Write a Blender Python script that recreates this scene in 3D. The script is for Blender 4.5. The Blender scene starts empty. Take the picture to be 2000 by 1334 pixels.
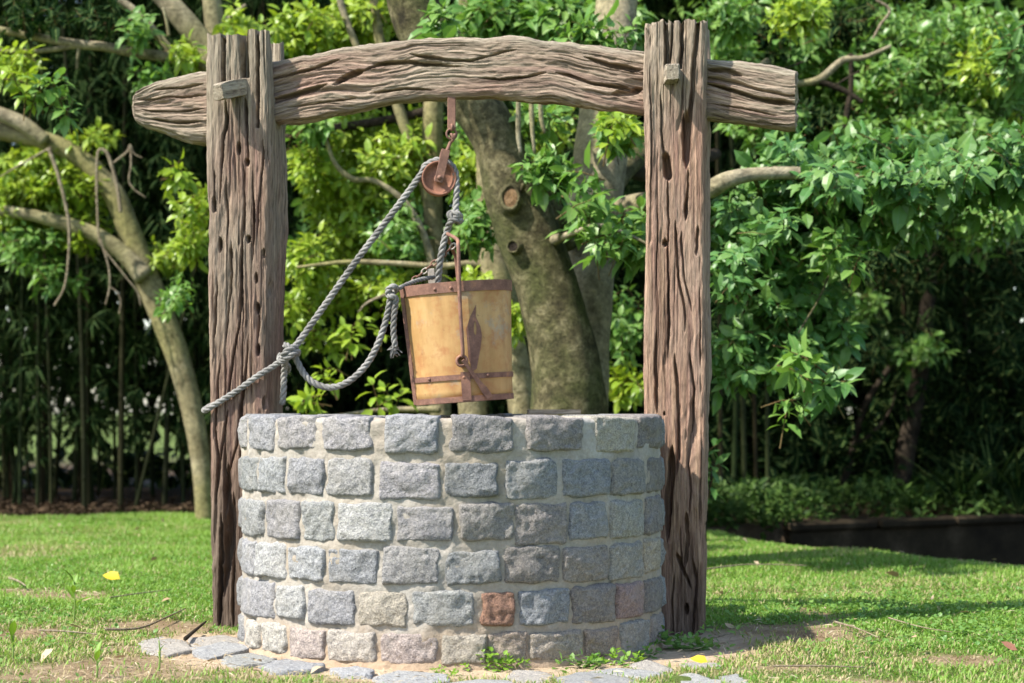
import bpy, math
import numpy as np
from mathutils import Vector, Matrix

rng = np.random.default_rng(7)
scene = bpy.context.scene
COL = scene.collection
PI = math.pi

# ------------------------------------------------------------------ camera, sky, sun, exposure
FPX = 4010.0            # focal length in photograph pixels (2000 wide)
HZ = 800.0              # horizon row
CAM = np.array([0.0, -7.3, 0.82])
cam_d = bpy.data.cameras.new("camera")
cam_d.sensor_width = 36.0
cam_d.lens = 36.0 * FPX / 2000.0
cam_d.shift_y = (HZ - 667.0) / 2000.0
cam_d.clip_start = 0.1
cam_d.clip_end = 600.0
cam_d.dof.use_dof = True
cam_d.dof.focus_distance = 7.1
cam_d.dof.aperture_fstop = 3.4
cam = bpy.data.objects.new("camera", cam_d)
cam.location = CAM
cam.rotation_euler = (PI / 2, 0, 0)
COL.objects.link(cam)
scene.camera = cam

SUN = np.array([-0.567, -0.300, 0.766]); SUN /= np.linalg.norm(SUN)     # towards the sun
world = bpy.data.worlds.new("World"); scene.world = world; world.use_nodes = True
wn = world.node_tree.nodes; wl = world.node_tree.links
bg = wn["Background"]
sky = wn.new("ShaderNodeTexSky"); sky.sky_type = 'NISHITA'; sky.sun_disc = False
sky.sun_elevation = math.asin(SUN[2]); sky.sun_rotation = math.atan2(SUN[0], SUN[1])
wl.new(sky.outputs[0], bg.inputs[0]); bg.inputs[1].default_value = 0.15
sun_d = bpy.data.lights.new("sun", 'SUN'); sun_d.energy = 4.5; sun_d.angle = math.radians(0.9); sun_d.color = (1.0, 0.95, 0.86)
sun = bpy.data.objects.new("sun", sun_d)
sun.rotation_euler = Vector(SUN).to_track_quat('Z', 'Y').to_euler()
COL.objects.link(sun)
scene.view_settings.view_transform = 'Standard'; scene.view_settings.look = 'None'
scene.view_settings.exposure = 1.1; scene.view_settings.gamma = 1.0
scene.view_settings.use_curve_mapping = False
scene.render.engine = 'CYCLES'
scene.cycles.use_denoising = True
scene.cycles.max_bounces = 5; scene.cycles.diffuse_bounces = 2; scene.cycles.glossy_bounces = 2
scene.cycles.transmission_bounces = 4; scene.cycles.caustics_reflective = False; scene.cycles.caustics_refractive = False

# ------------------------------------------------------------------ helpers
def W(px, py, d):
    """world point seen at photograph pixel (px,py) at distance d in front of the camera"""
    return np.array([(px - 1000.0) / FPX * d, d + CAM[1], CAM[2] - (py - HZ) / FPX * d])

def G(px, py, z=0.0):
    d = FPX * (CAM[2] - z) / (py - HZ)
    p = W(px, py, d); p[2] = z
    return p

def norm(v):
    return v / np.maximum(np.linalg.norm(v, axis=-1, keepdims=True), 1e-9)

def _hash(ix, iy, iz, seed):
    n = (ix.astype(np.int64) * 374761393 + iy.astype(np.int64) * 668265263 + iz.astype(np.int64) * 2147483647 + seed * 974711) & 0xFFFFFFFF
    n = ((n ^ (n >> 13)) * 1274126177) & 0xFFFFFFFF
    n = ((n ^ (n >> 15)) * 2246822519) & 0xFFFFFFFF
    return ((n ^ (n >> 16)) & 0xFFFFFF) / float(0xFFFFFF)

def vn(x, y, z=0.0, seed=0):
    x, y, z = np.broadcast_arrays(np.asarray(x, float), np.asarray(y, float), np.asarray(z, float))
    fx, fy, fz = np.floor(x), np.floor(y), np.floor(z)
    tx, ty, tz = x - fx, y - fy, z - fz
    tx = tx * tx * (3 - 2 * tx); ty = ty * ty * (3 - 2 * ty); tz = tz * tz * (3 - 2 * tz)
    r = 0
    for i in (0, 1):
        for j in (0, 1):
            for k in (0, 1):
                w = (tx if i else 1 - tx) * (ty if j else 1 - ty) * (tz if k else 1 - tz)
                r = r + w * _hash(fx + i, fy + j, fz + k, seed)
    return r * 2 - 1

def fbm(x, y, z=0.0, seed=0, oct=4):
    r, a, f = 0, 1.0, 1.0
    for o in range(oct):
        r = r + a * vn(x * f, y * f, np.asarray(z) * f, seed + o * 17)
        a *= 0.5; f *= 2.03
    return r

def sstep(a, b, x):
    t = np.clip((x - a) / (b - a), 0, 1)
    return t * t * (3 - 2 * t)

def spline(pts, n):
    """Catmull-Rom through rows of pts (any number of columns), n samples even in length"""
    P = np.asarray(pts, float)
    if len(P) == 2:
        t = np.linspace(0, 1, n)[:, None]
        return P[0] * (1 - t) + P[1] * t
    Q = np.vstack([2 * P[0] - P[1], P, 2 * P[-1] - P[-2]])
    out = []
    for i in range(1, len(Q) - 2):
        t = np.linspace(0, 1, 24, endpoint=False)[:, None]
        a, b, c, d = Q[i - 1], Q[i], Q[i + 1], Q[i + 2]
        out.append(0.5 * (2 * b + (c - a) * t + (2 * a - 5 * b + 4 * c - d) * t ** 2 + (3 * b - a - 3 * c + d) * t ** 3))
    out.append(P[-1:])
    S = np.vstack(out)
    L = np.r_[0, np.cumsum(np.linalg.norm(np.diff(S[:, :3], axis=0), axis=1))]
    u = np.linspace(0, L[-1], n)
    return np.stack([np.interp(u, L, S[:, k]) for k in range(S.shape[1])], 1)

def frames(C):
    T = norm(np.gradient(C, axis=0))
    N = np.zeros_like(T)
    a = np.array([0, 0, 1.0]) if abs(T[0][2]) < 0.9 else np.array([1.0, 0, 0])
    v = a - T[0] * a.dot(T[0]); N[0] = v / np.linalg.norm(v)
    for i in range(1, len(T)):
        v = N[i - 1] - T[i] * N[i - 1].dot(T[i])
        N[i] = v / max(np.linalg.norm(v), 1e-9)
    return T, N, np.cross(T, N)

class MB:
    """collects vertices and faces, links them as one mesh"""
    def __init__(s):
        s.v = []; s.f4 = []; s.f3 = []; s.n = 0; s.at = {}
    def add(s, v, quads=None, tris=None, **at):
        v = np.asarray(v, float).reshape(-1, 3)
        s.v.append(v)
        if quads is not None and len(quads): s.f4.append(np.asarray(quads, np.int64).reshape(-1, 4) + s.n)
        if tris is not None and len(tris): s.f3.append(np.asarray(tris, np.int64).reshape(-1, 3) + s.n)
        for k, a in at.items():
            s.at.setdefault(k, []).append(np.asarray(a, float))
        s.n += len(v)
    def mesh(s, name, mat=None, smooth=True):
        me = bpy.data.meshes.new(name)
        v = np.vstack(s.v)
        q = np.vstack(s.f4) if s.f4 else np.zeros((0, 4), np.int64)
        t = np.vstack(s.f3) if s.f3 else np.zeros((0, 3), np.int64)
        me.vertices.add(len(v)); me.vertices.foreach_set("co", v.astype(np.float32).ravel())
        lv = np.r_[q.ravel(), t.ravel()].astype(np.int32)
        me.loops.add(len(lv)); me.loops.foreach_set("vertex_index", lv)
        ls = np.r_[np.arange(len(q)) * 4, len(q) * 4 + np.arange(len(t)) * 3].astype(np.int32)
        me.polygons.add(len(ls)); me.polygons.foreach_set("loop_start", ls)
        me.polygons.foreach_set("use_smooth", np.full(len(ls), smooth))
        for k, a in s.at.items():
            a = np.vstack(a)
            if len(a) == len(v):
                at = me.attributes.new(k, 'FLOAT_VECTOR', 'POINT'); at.data.foreach_set("vector", a.astype(np.float32).ravel())
        me.update(calc_edges=True)
        if mat: me.materials.append(mat)
        return me
    def build(s, name, mat=None, parent=None, smooth=True, base=None, kind=None):
        if base is not None:
            s.v = [x - base for x in s.v]
        return link(name, s.mesh(name, mat, smooth), parent, kind)

def link(name, data, parent=None, kind=None):
    o = bpy.data.objects.new(name, data); COL.objects.link(o)
    if parent is not None: o.parent = parent
    if kind: o["kind"] = kind
    return o

def tag(o, label, cat, group=None):
    o["label"] = label; o["category"] = cat
    if group: o["group"] = group
    return o

def thing(name, label, cat, loc=(0, 0, 0), rot=(0, 0, 0), group=None):
    o = bpy.data.objects.new(name, None); COL.objects.link(o)
    o.empty_display_size = 0.1
    o.location = loc; o.rotation_euler = rot
    return tag(o, label, cat, group)

def grid_quads(nr, nc, wrap=False):
    r = np.arange(nr - 1)[:, None]; c = np.arange(nc if wrap else nc - 1)[None, :]
    c2 = (c + 1) % nc
    a = r * nc + c; b = r * nc + c2
    return np.stack([a, b, b + nc, a + nc], -1).reshape(-1, 4)

def tube(mb, C, R, sides=10, cap=True, rough=0.0, freq=6.0, seed=0, flat=1.0, **at):
    C = np.asarray(C, float); n = len(C)
    R = np.broadcast_to(np.asarray(R, float), (n,))
    T, N, B = frames(C)
    a = np.arange(sides) / sides * 2 * PI
    D = N[:, None] * np.cos(a)[None, :, None] + B[:, None] * np.sin(a)[None, :, None] * flat
    V = C[:, None] + D * R[:, None, None]
    if rough:
        f = fbm(V[..., 0] * freq, V[..., 1] * freq, V[..., 2] * freq * 0.6, seed, 3)
        V = V + D * (R[:, None] * rough * f)[..., None]
    q = grid_quads(n, sides, True)
    tr = []
    V = V.reshape(-1, 3)
    if cap:
        V = np.vstack([V, C[0] - T[0] * R[0] * 0.25, C[-1] + T[-1] * R[-1] * 0.25])
        i0, i1 = n * sides, n * sides + 1
        k = np.arange(sides); k2 = (k + 1) % sides
        tr = np.vstack([np.stack([k2, k, np.full(sides, i0)], 1), np.stack([(n - 1) * sides + k, (n - 1) * sides + k2, np.full(sides, i1)], 1)])
    at = {k_: np.broadcast_to(np.asarray(v_, float), (len(V), 3)) for k_, v_ in at.items()}
    mb.add(V, q, tr, **at)

def box(mb, lo, hi, M=None, bev=0.0):
    lo = np.asarray(lo, float); hi = np.asarray(hi, float)
    if bev <= 0:
        v = np.array([[x, y, z] for x in (lo[0], hi[0]) for y in (lo[1], hi[1]) for z in (lo[2], hi[2])])
        q = [[0, 1, 3, 2], [4, 6, 7, 5], [0, 4, 5, 1], [2, 3, 7, 6], [0, 2, 6, 4], [1, 5, 7, 3]]
        t = None
    else:
        V = []; idx = {}
        for x in (0, 1):
            for y in (0, 1):
                for z in (0, 1):
                    c = np.array([hi[0] if x else lo[0], hi[1] if y else lo[1], hi[2] if z else lo[2]])
                    s = np.array([-1 if x else 1, -1 if y else 1, -1 if z else 1]) * bev
                    for ax in range(3):
                        p = c + s; p[ax] = c[ax]
                        idx[(x, y, z, ax)] = len(V); V.append(p)
        v = np.array(V); q = []; t = []
        for ax in range(3):
            o = [k for k in range(3) if k != ax]
            for sgn in (0, 1):
                f = []
                for (a, b) in ((0, 0), (1, 0), (1, 1), (0, 1)):
                    k = [0, 0, 0]; k[ax] = sgn; k[o[0]] = a; k[o[1]] = b
                    f.append(idx[(*k, ax)])
                q.append(f)
            for a in (0, 1):
                for b in (0, 1):
                    k0 = [0, 0, 0]; k0[o[0]] = a; k0[o[1]] = b; k1 = list(k0); k1[ax] = 1
                    q.append([idx[(*k0, o[0])], idx[(*k1, o[0])], idx[(*k1, o[1])], idx[(*k0, o[1])]])
        for x in (0, 1):
            for y in (0, 1):
                for z in (0, 1):
                    t.append([idx[(x, y, z, 0)], idx[(x, y, z, 1)], idx[(x, y, z, 2)]])
    if M is not None:
        v = v @ np.asarray(M)[:3, :3].T + np.asarray(M)[:3, 3]
    mb.add(v, q, t)

def fix_normals(o):
    import bmesh
    bm = bmesh.new(); bm.from_mesh(o.data); bmesh.ops.recalc_face_normals(bm, faces=bm.faces); bm.to_mesh(o.data); bm.free()
    return o

# ------------------------------------------------------------------ materials
def mat_new(name):
    m = bpy.data.materials.new(name); m.use_nodes = True
    nt = m.node_tree
    return m, nt, nt.nodes["Principled BSDF"]

def N_(nt, kind, **kw):
    n = nt.nodes.new(kind)
    for k, v in kw.items():
        if k.startswith("i_"):
            key = k[2:]
            key = int(key) if key.isdigit() else key.replace("_", " ")
            n.inputs[key].default_value = v
        else:
            setattr(n, k, v)
    return n

def ramp(nt, fac, stops):
    r = nt.nodes.new("ShaderNodeValToRGB")
    e = r.color_ramp.elements
    while len(e) < len(stops): e.new(0.5)
    for el, (p, c) in zip(e, stops):
        el.position = p; el.color = (*c, 1) if len(c) == 3 else c
    nt.links.new(fac, r.inputs[0])
    return r.outputs[0]

def mixc(nt, f, a, b, blend='MIX'):
    m = nt.nodes.new("ShaderNodeMix"); m.data_type = 'RGBA'; m.blend_type = blend
    if isinstance(f, (int, float)): m.inputs[0].default_value = f
    else: nt.links.new(f, m.inputs[0])
    for s, v in ((6, a), (7, b)):
        if isinstance(v, (tuple, list)): m.inputs[s].default_value = (*v, 1)
        else: nt.links.new(v, m.inputs[s])
    return m.outputs[2]

def noise(nt, vec, scale, detail=6, rough=0.6, sc=None, dist=0.0):
    if sc is not None:
        mp = N_(nt, "ShaderNodeMapping"); mp.inputs["Scale"].default_value = sc
        if vec is not None: nt.links.new(vec, mp.inputs[0])
        vec = mp.outputs[0]
    n = N_(nt, "ShaderNodeTexNoise", i_Scale=scale, i_Detail=detail, i_Roughness=rough, i_Distortion=dist)
    if vec is not None: nt.links.new(vec, n.inputs["Vector"])
    return n.outputs["Fac"]

def objco(nt):
    return N_(nt, "ShaderNodeTexCoord").outputs["Object"]

def attr(nt, name):
    return N_(nt, "ShaderNodeAttribute", attribute_name=name)

def bump(nt, b, h, strength, dist, prev=None):
    bn = N_(nt, "ShaderNodeBump", i_Strength=strength, i_Distance=dist)
    nt.links.new(h, bn.inputs["Height"])
    if prev is not None: nt.links.new(prev, bn.inputs["Normal"])
    if b is not None: nt.links.new(bn.outputs[0], b.inputs["Normal"])
    return bn.outputs[0]

def math_(nt, op, a, b=None):
    m = N_(nt, "ShaderNodeMath", operation=op)
    for i, v in enumerate((a, b)):
        if v is None: continue
        if isinstance(v, (int, float)): m.inputs[i].default_value = v
        else: nt.links.new(v, m.inputs[i])
    return m.outputs[0]

def mat_wood(name, red, tan, grey, along):
    m, nt, b = mat_new(name)
    g = attr(nt, "gc").outputs["Vector"]          # (across, depth, along)
    n1 = noise(nt, g, 1.0, 7, 0.62, (38, 38, 1.6), 0.4)
    n2 = noise(nt, g, 1.0, 9, 0.8, (150, 150, 14)); n4 = noise(nt, g, 1.0, 6, 0.7, (70, 70, 2.2), 0.6)
    n3 = noise(nt, g, 1.0, 4, 0.5, (5, 5, 1.6))
    c = mixc(nt, ramp(nt, n1, [(0.36, (0, 0, 0)), (0.62, (1, 1, 1))]), red, tan)
    c = mixc(nt, ramp(nt, n3, [(0.42, (0, 0, 0)), (0.66, (1, 1, 1))]), c, grey)
    sep = N_(nt, "ShaderNodeSeparateXYZ"); nt.links.new(attr(nt, "wear").outputs["Vector"], sep.inputs[0])
    c = mixc(nt, sep.outputs[0], c, mixc(nt, n1, (0.26, 0.225, 0.16), (0.42, 0.37, 0.285)))
    dark = ramp(nt, n2, [(0.32, (0.42, 0.38, 0.36)), (0.5, (1, 1, 1)), (0.72, (1.32, 1.3, 1.25))])
    c = mixc(nt, 1.0, c, dark, 'MULTIPLY')
    c = mixc(nt, 1.0, c, ramp(nt, n4, [(0.35, (0.20, 0.17, 0.155)), (0.43, (0.78, 0.76, 0.74)), (0.56, (1.05, 1.04, 1.02)), (0.70, (1.45, 1.46, 1.45))]), 'MULTIPLY')
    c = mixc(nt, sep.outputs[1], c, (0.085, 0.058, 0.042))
    nt.links.new(c, b.inputs["Base Color"])
    b.inputs["Roughness"].default_value = 0.88
    b.inputs["Specular IOR Level"].default_value = 0.25
    p = bump(nt, None, n2, 1.0, 0.008)
    p = bump(nt, None, n4, 0.9, 0.009, p)
    bump(nt, b, n1, 0.5, 0.008, p)
    return m

M_WOOD_L = mat_wood("weathered_wood_left", (0.22, 0.133, 0.106), (0.325, 0.228, 0.166), (0.295, 0.233, 0.176), 'Z')
M_WOOD_R = mat_wood("weathered_wood_right", (0.29, 0.170, 0.130), (0.435, 0.290, 0.195), (0.37, 0.27, 0.205), 'Z')
M_WOOD_B = mat_wood("weathered_wood_beam", (0.268, 0.165, 0.130), (0.385, 0.28, 0.208), (0.345, 0.283, 0.212), 'X')
M_PEG = mat_wood("peg_wood", (0.36, 0.28, 0.2), (0.46, 0.38, 0.29), (0.46, 0.4, 0.32), 'X')

def mat_granite():
    m, nt, b = mat_new("granite")
    oc = objco(nt)
    t = attr(nt, "tint").outputs["Vector"]
    sp = noise(nt, oc, 190, 3, 0.75)
    sp2 = noise(nt, oc, 75, 4, 0.7)
    lo = noise(nt, oc, 9, 4, 0.6)
    c = mixc(nt, 1.0, t, ramp(nt, sp, [(0.34, (0.60, 0.60, 0.61)), (0.5, (0.97, 0.97, 0.97)), (0.64, (1.30, 1.29, 1.27))]), 'MULTIPLY')
    c = mixc(nt, 1.0, c, ramp(nt, sp2, [(0.32, (0.7, 0.71, 0.74)), (0.62, (1.2, 1.19, 1.16))]), 'MULTIPLY')
    c = mixc(nt, ramp(nt, lo, [(0.5, (0, 0, 0)), (0.75, (0.55, 0.55, 0.55))]), c, mixc(nt, 0.6, t, (0.42, 0.38, 0.31)))
    nt.links.new(c, b.inputs["Base Color"])
    b.inputs["Roughness"].default_value = 0.82; b.inputs["Specular IOR Level"].default_value = 0.3
    p = bump(nt, None, sp2, 0.9, 0.007)
    p = bump(nt, None, noise(nt, oc, 30, 6, 0.7), 1.0, 0.022, p)
    bump(nt, b, sp, 0.5, 0.003, p)
    return m
M_GRANITE = mat_granite()

def mat_mortar():
    m, nt, b = mat_new("mortar")
    oc = objco(nt)
    n1 = noise(nt, oc, 6, 6, 0.65); n2 = noise(nt, oc, 90, 4, 0.7); n3 = noise(nt, oc, 2.2, 3, 0.5)
    c = ramp(nt, n1, [(0.3, (0.25, 0.222, 0.185)), (0.5, (0.34, 0.308, 0.264)), (0.7, (0.42, 0.392, 0.348))])
    c = mixc(nt, ramp(nt, n3, [(0.45, (0, 0, 0)), (0.65, (0.7, 0.7, 0.7))]), c, (0.33, 0.27, 0.20))
    sep = N_(nt, "ShaderNodeSeparateXYZ"); nt.links.new(oc, sep.inputs[0])
    dirt = math_(nt, 'ADD', sep.outputs[2], math_(nt, 'MULTIPLY', n1, 0.18))
    c = mixc(nt, ramp(nt, dirt, [(0.1, (0.8, 0.8, 0.8)), (0.24, (0, 0, 0))]), c, (0.37, 0.26, 0.165))
    c = mixc(nt, 1.0, c, ramp(nt, n2, [(0.3, (0.8, 0.8, 0.8)), (0.7, (1.12, 1.12, 1.12))]), 'MULTIPLY')
    nt.links.new(c, b.inputs["Base Color"]); b.inputs["Roughness"].default_value = 0.95
    b.inputs["Specular IOR Level"].default_value = 0.1
    p = bump(nt, None, n2, 0.6, 0.004); bump(nt, b, noise(nt, oc, 28, 5, 0.6), 0.6, 0.012, p)
    return m
M_MORTAR = mat_mortar()

def mat_iron(name, a, b_, c_):
    m, nt, b = mat_new(name)
    oc = objco(nt)
    n1 = noise(nt, oc, 26, 6, 0.65); n2 = noise(nt, oc, 160, 4, 0.7)
    c = ramp(nt, n1, [(0.35, a), (0.55, b_), (0.72, c_)])
    c = mixc(nt, 1.0, c, ramp(nt, n2, [(0.3, (0.75, 0.75, 0.75)), (0.7, (1.15, 1.15, 1.15))]), 'MULTIPLY')
    nt.links.new(c, b.inputs["Base Color"]); b.inputs["Roughness"].default_value = 0.72
    b.inputs["Specular IOR Level"].default_value = 0.35
    bump(nt, b, n2, 0.4, 0.0015)
    return m
M_IRON = mat_iron("rusty_iron", (0.15, 0.075, 0.052), (0.225, 0.118, 0.082), (0.34, 0.165, 0.09))
M_RUST = mat_iron("orange_rust", (0.19, 0.085, 0.052), (0.28, 0.125, 0.075), (0.37, 0.165, 0.08))
M_STEEL = mat_iron("grey_iron", (0.3, 0.26, 0.22), (0.42, 0.37, 0.31), (0.5, 0.45, 0.38))

def mat_paint():
    m, nt, b = mat_new("ochre_paint")
    oc = objco(nt)
    n1 = noise(nt, oc, 5, 6, 0.6); n2 = noise(nt, oc, 38, 6, 0.7); n3 = noise(nt, oc, 17, 5, 0.65); n4 = noise(nt, oc, 9, 6, 0.7)
    c = ramp(nt, n1, [(0.3, (0.37, 0.205, 0.072)), (0.5, (0.45, 0.275, 0.108)), (0.7, (0.52, 0.35, 0.16))])
    c = mixc(nt, ramp(nt, n3, [(0.47, (0, 0, 0)), (0.66, (0.85, 0.85, 0.85))]), c, (0.36, 0.16, 0.06))
    c = mixc(nt, ramp(nt, n4, [(0.56, (0, 0, 0)), (0.66, (0.7, 0.7, 0.7))]), c, (0.34, 0.30, 0.22))
    c = mixc(nt, ramp(nt, n2, [(0.64, (0, 0, 0)), (0.72, (0.8, 0.8, 0.8))]), c, (0.17, 0.09, 0.05))
    streak = noise(nt, oc, 1.0, 4, 0.6, (28, 28, 2.5))
    c = mixc(nt, 1.0, c, ramp(nt, streak, [(0.3, (0.86, 0.84, 0.8)), (0.6, (1.05, 1.05, 1.05))]), 'MULTIPLY')
    nt.links.new(c, b.inputs["Base Color"]); b.inputs["Roughness"].default_value = 0.6
    b.inputs["Specular IOR Level"].default_value = 0.35
    bump(nt, b, n2, 0.25, 0.002)
    return m
M_PAINT = mat_paint()

def mat_rope():
    m, nt, b = mat_new("old_rope")
    oc = objco(nt)
    n1 = noise(nt, oc, 14, 4, 0.6); n2 = noise(nt, oc, 260, 3, 0.7)
    c = ramp(nt, n1, [(0.35, (0.15, 0.144, 0.133)), (0.6, (0.28, 0.27, 0.25))])
    c = mixc(nt, 1.0, c, ramp(nt, n2, [(0.3, (0.6, 0.6, 0.6)), (0.65, (1.2, 1.2, 1.2))]), 'MULTIPLY')
    nt.links.new(c, b.inputs["Base Color"]); b.inputs["Roughness"].default_value = 0.95
    b.inputs["Specular IOR Level"].default_value = 0.1
    bump(nt, b, n2, 0.6, 0.002)
    return m
M_ROPE = mat_rope()

def mat_bark(name, cols, scale=7.0, moss=None, bstr=0.6):
    m, nt, b = mat_new(name)
    oc = objco(nt)
    n1 = noise(nt, oc, scale, 7, 0.65); n2 = noise(nt, oc, scale * 9, 5, 0.7); n3 = noise(nt, oc, scale * 0.3, 3, 0.5)
    c = ramp(nt, n1, [(0.34, cols[0]), (0.5, cols[1]), (0.66, cols[2])])
    if moss:
        c = mixc(nt, ramp(nt, n3, [(0.45, (0, 0, 0)), (0.62, (0.75, 0.75, 0.75))]), c, moss)
    c = mixc(nt, 1.0, c, ramp(nt, n2, [(0.3, (0.68, 0.68, 0.68)), (0.68, (1.2, 1.2, 1.2))]), 'MULTIPLY')
    n5 = noise(nt, oc, scale * 3.2, 6, 0.75)
    c = mixc(nt, 1.0, c, ramp(nt, n5, [(0.36, (0.55, 0.54, 0.52)), (0.5, (1, 1, 1)), (0.66, (1.35, 1.33, 1.28))]), 'MULTIPLY')
    nt.links.new(c, b.inputs["Base Color"]); b.inputs["Roughness"].default_value = 0.9
    b.inputs["Specular IOR Level"].default_value = 0.2
    p = bump(nt, None, n2, 0.7, 0.015); p = bump(nt, None, n5, bstr * 1.2, 0.04, p); bump(nt, b, n1, bstr, 0.05, p)
    return m
M_BARK_MAIN = mat_bark("mottled_bark", [(0.045, 0.038, 0.021), (0.13, 0.112, 0.055), (0.31, 0.27, 0.15)], 12, (0.085, 0.095, 0.03))
M_BARK_PALE = mat_bark("pale_bark", [(0.20, 0.165, 0.105), (0.27, 0.23, 0.15), (0.34, 0.30, 0.21)], 5, (0.22, 0.20, 0.09), 0.3)
M_BARK_OLIVE = mat_bark("olive_bark", [(0.17, 0.142, 0.075), (0.245, 0.208, 0.115), (0.32, 0.28, 0.17)], 5, (0.22, 0.205, 0.075), 0.4)
M_BARK_DARK = mat_bark("dark_bark", [(0.022, 0.016, 0.011), (0.042, 0.031, 0.02), (0.065, 0.05, 0.034)], 7)
M_TWIG = mat_bark("dead_twig", [(0.27, 0.21, 0.14), (0.36, 0.29, 0.2), (0.45, 0.38, 0.27)], 12)
M_CUT = mat_bark("sawn_wood", [(0.20, 0.12, 0.06), (0.30, 0.18, 0.09), (0.38, 0.25, 0.14)], 20)

def mat_leaf(name, dark, light, trans, gloss=0.35, rough=0.42, tfac=0.35, rib=(0.25, 0.33, 0.10), odd=None):
    m, nt, b = mat_new(name)
    sep = N_(nt, "ShaderNodeSeparateXYZ"); nt.links.new(attr(nt, "lf").outputs["Vector"], sep.inputs[0])
    rnd, lat = sep.outputs[0], sep.outputs[1]
    c = mixc(nt, rnd, dark, light)
    if odd:
        c = mixc(nt, ramp(nt, rnd, [(0.955, (0, 0, 0)), (0.97, (1, 1, 1))]), c, odd)
    la = math_(nt, 'ABSOLUTE', lat)
    c2 = mixc(nt, ramp(nt, la, [(0.0, (0.7, 0.7, 0.7)), (0.14, (0, 0, 0))]), c, rib)
    nt.links.new(c2, b.inputs["Base Color"])
    b.inputs["Roughness"].default_value = rough; b.inputs["Specular IOR Level"].default_value = gloss
    tr = N_(nt, "ShaderNodeBsdfTranslucent")
    nt.links.new(mixc(nt, 0.55, c2, trans), tr.inputs[0])
    mx = N_(nt, "ShaderNodeMixShader"); mx.inputs[0].default_value = tfac
    nt.links.new(b.outputs[0], mx.inputs[1]); nt.links.new(tr.outputs[0], mx.inputs[2])
    nt.links.new(mx.outputs[0], nt.nodes["Material Output"].inputs[0])
    return m
M_LF_BRIGHT = mat_leaf("leaf_yellow_green", (0.17, 0.29, 0.022), (0.32, 0.41, 0.04), (0.45, 0.60, 0.02), 0.45, 0.38, 0.34)
M_LF_MID = mat_leaf("leaf_green", (0.085, 0.205, 0.042), (0.18, 0.30, 0.065), (0.24, 0.48, 0.03), 0.38, 0.4, 0.32)
M_LF_BLUE = mat_leaf("leaf_deep_green", (0.055, 0.155, 0.036), (0.14, 0.25, 0.058), (0.16, 0.38, 0.04), 0.35, 0.42, 0.25, (0.13, 0.24, 0.10))
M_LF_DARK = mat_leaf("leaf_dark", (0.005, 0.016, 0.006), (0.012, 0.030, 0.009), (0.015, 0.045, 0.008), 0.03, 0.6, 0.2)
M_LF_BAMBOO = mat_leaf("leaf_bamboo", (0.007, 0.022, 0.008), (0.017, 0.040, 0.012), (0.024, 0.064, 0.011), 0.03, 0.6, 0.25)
M_LF_FALLEN = mat_leaf("leaf_dry", (0.30, 0.20, 0.11), (0.52, 0.42, 0.28), (0.4, 0.3, 0.15), 0.2, 0.7, 0.1, (0.4, 0.3, 0.2))
M_LF_YELLOW = mat_leaf("leaf_yellow", (0.62, 0.40, 0.02), (0.70, 0.48, 0.03), (0.6, 0.45, 0.02), 0.3, 0.5, 0.2, (0.6, 0.42, 0.05))
M_GRASS = mat_leaf("grass_blade", (0.115, 0.255, 0.028), (0.255, 0.395, 0.075), (0.32, 0.50, 0.05), 0.3, 0.5, 0.35, (0.12, 0.2, 0.04), (0.42, 0.34, 0.18))
M_STRAW = mat_leaf("dry_straw", (0.28, 0.20, 0.11), (0.50, 0.42, 0.29), (0.4, 0.33, 0.2), 0.2, 0.7, 0.1, (0.42, 0.35, 0.22))
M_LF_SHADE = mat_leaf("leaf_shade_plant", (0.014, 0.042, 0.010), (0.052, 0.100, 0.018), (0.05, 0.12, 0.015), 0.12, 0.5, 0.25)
M_LITTER = mat_leaf("leaf_litter", (0.035, 0.022, 0.013), (0.10, 0.065, 0.036), (0.05, 0.03, 0.015), 0.15, 0.8, 0.05, (0.15, 0.09, 0.05))

def mat_culm():
    m, nt, b = mat_new("bamboo_culm")
    oc = objco(nt)
    oi = N_(nt, "ShaderNodeObjectInfo")
    n1 = noise(nt, oc, 1.0, 4, 0.6, (14, 14, 1.5))
    c = ramp(nt, oi.outputs["Random"], [(0.0, (0.018, 0.032, 0.009)), (0.5, (0.025, 0.030, 0.011)), (0.75, (0.034, 0.024, 0.012)), (1.0, (0.013, 0.02, 0.007))])
    c = mixc(nt, 1.0, c, ramp(nt, n1, [(0.3, (0.6, 0.6, 0.6)), (0.7, (1.2, 1.2, 1.2))]), 'MULTIPLY')
    nt.links.new(c, b.inputs["Base Color"]); b.inputs["Roughness"].default_value = 0.6; b.inputs["Specular IOR Level"].default_value = 0.08
    return m
M_CULM = mat_culm()

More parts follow.
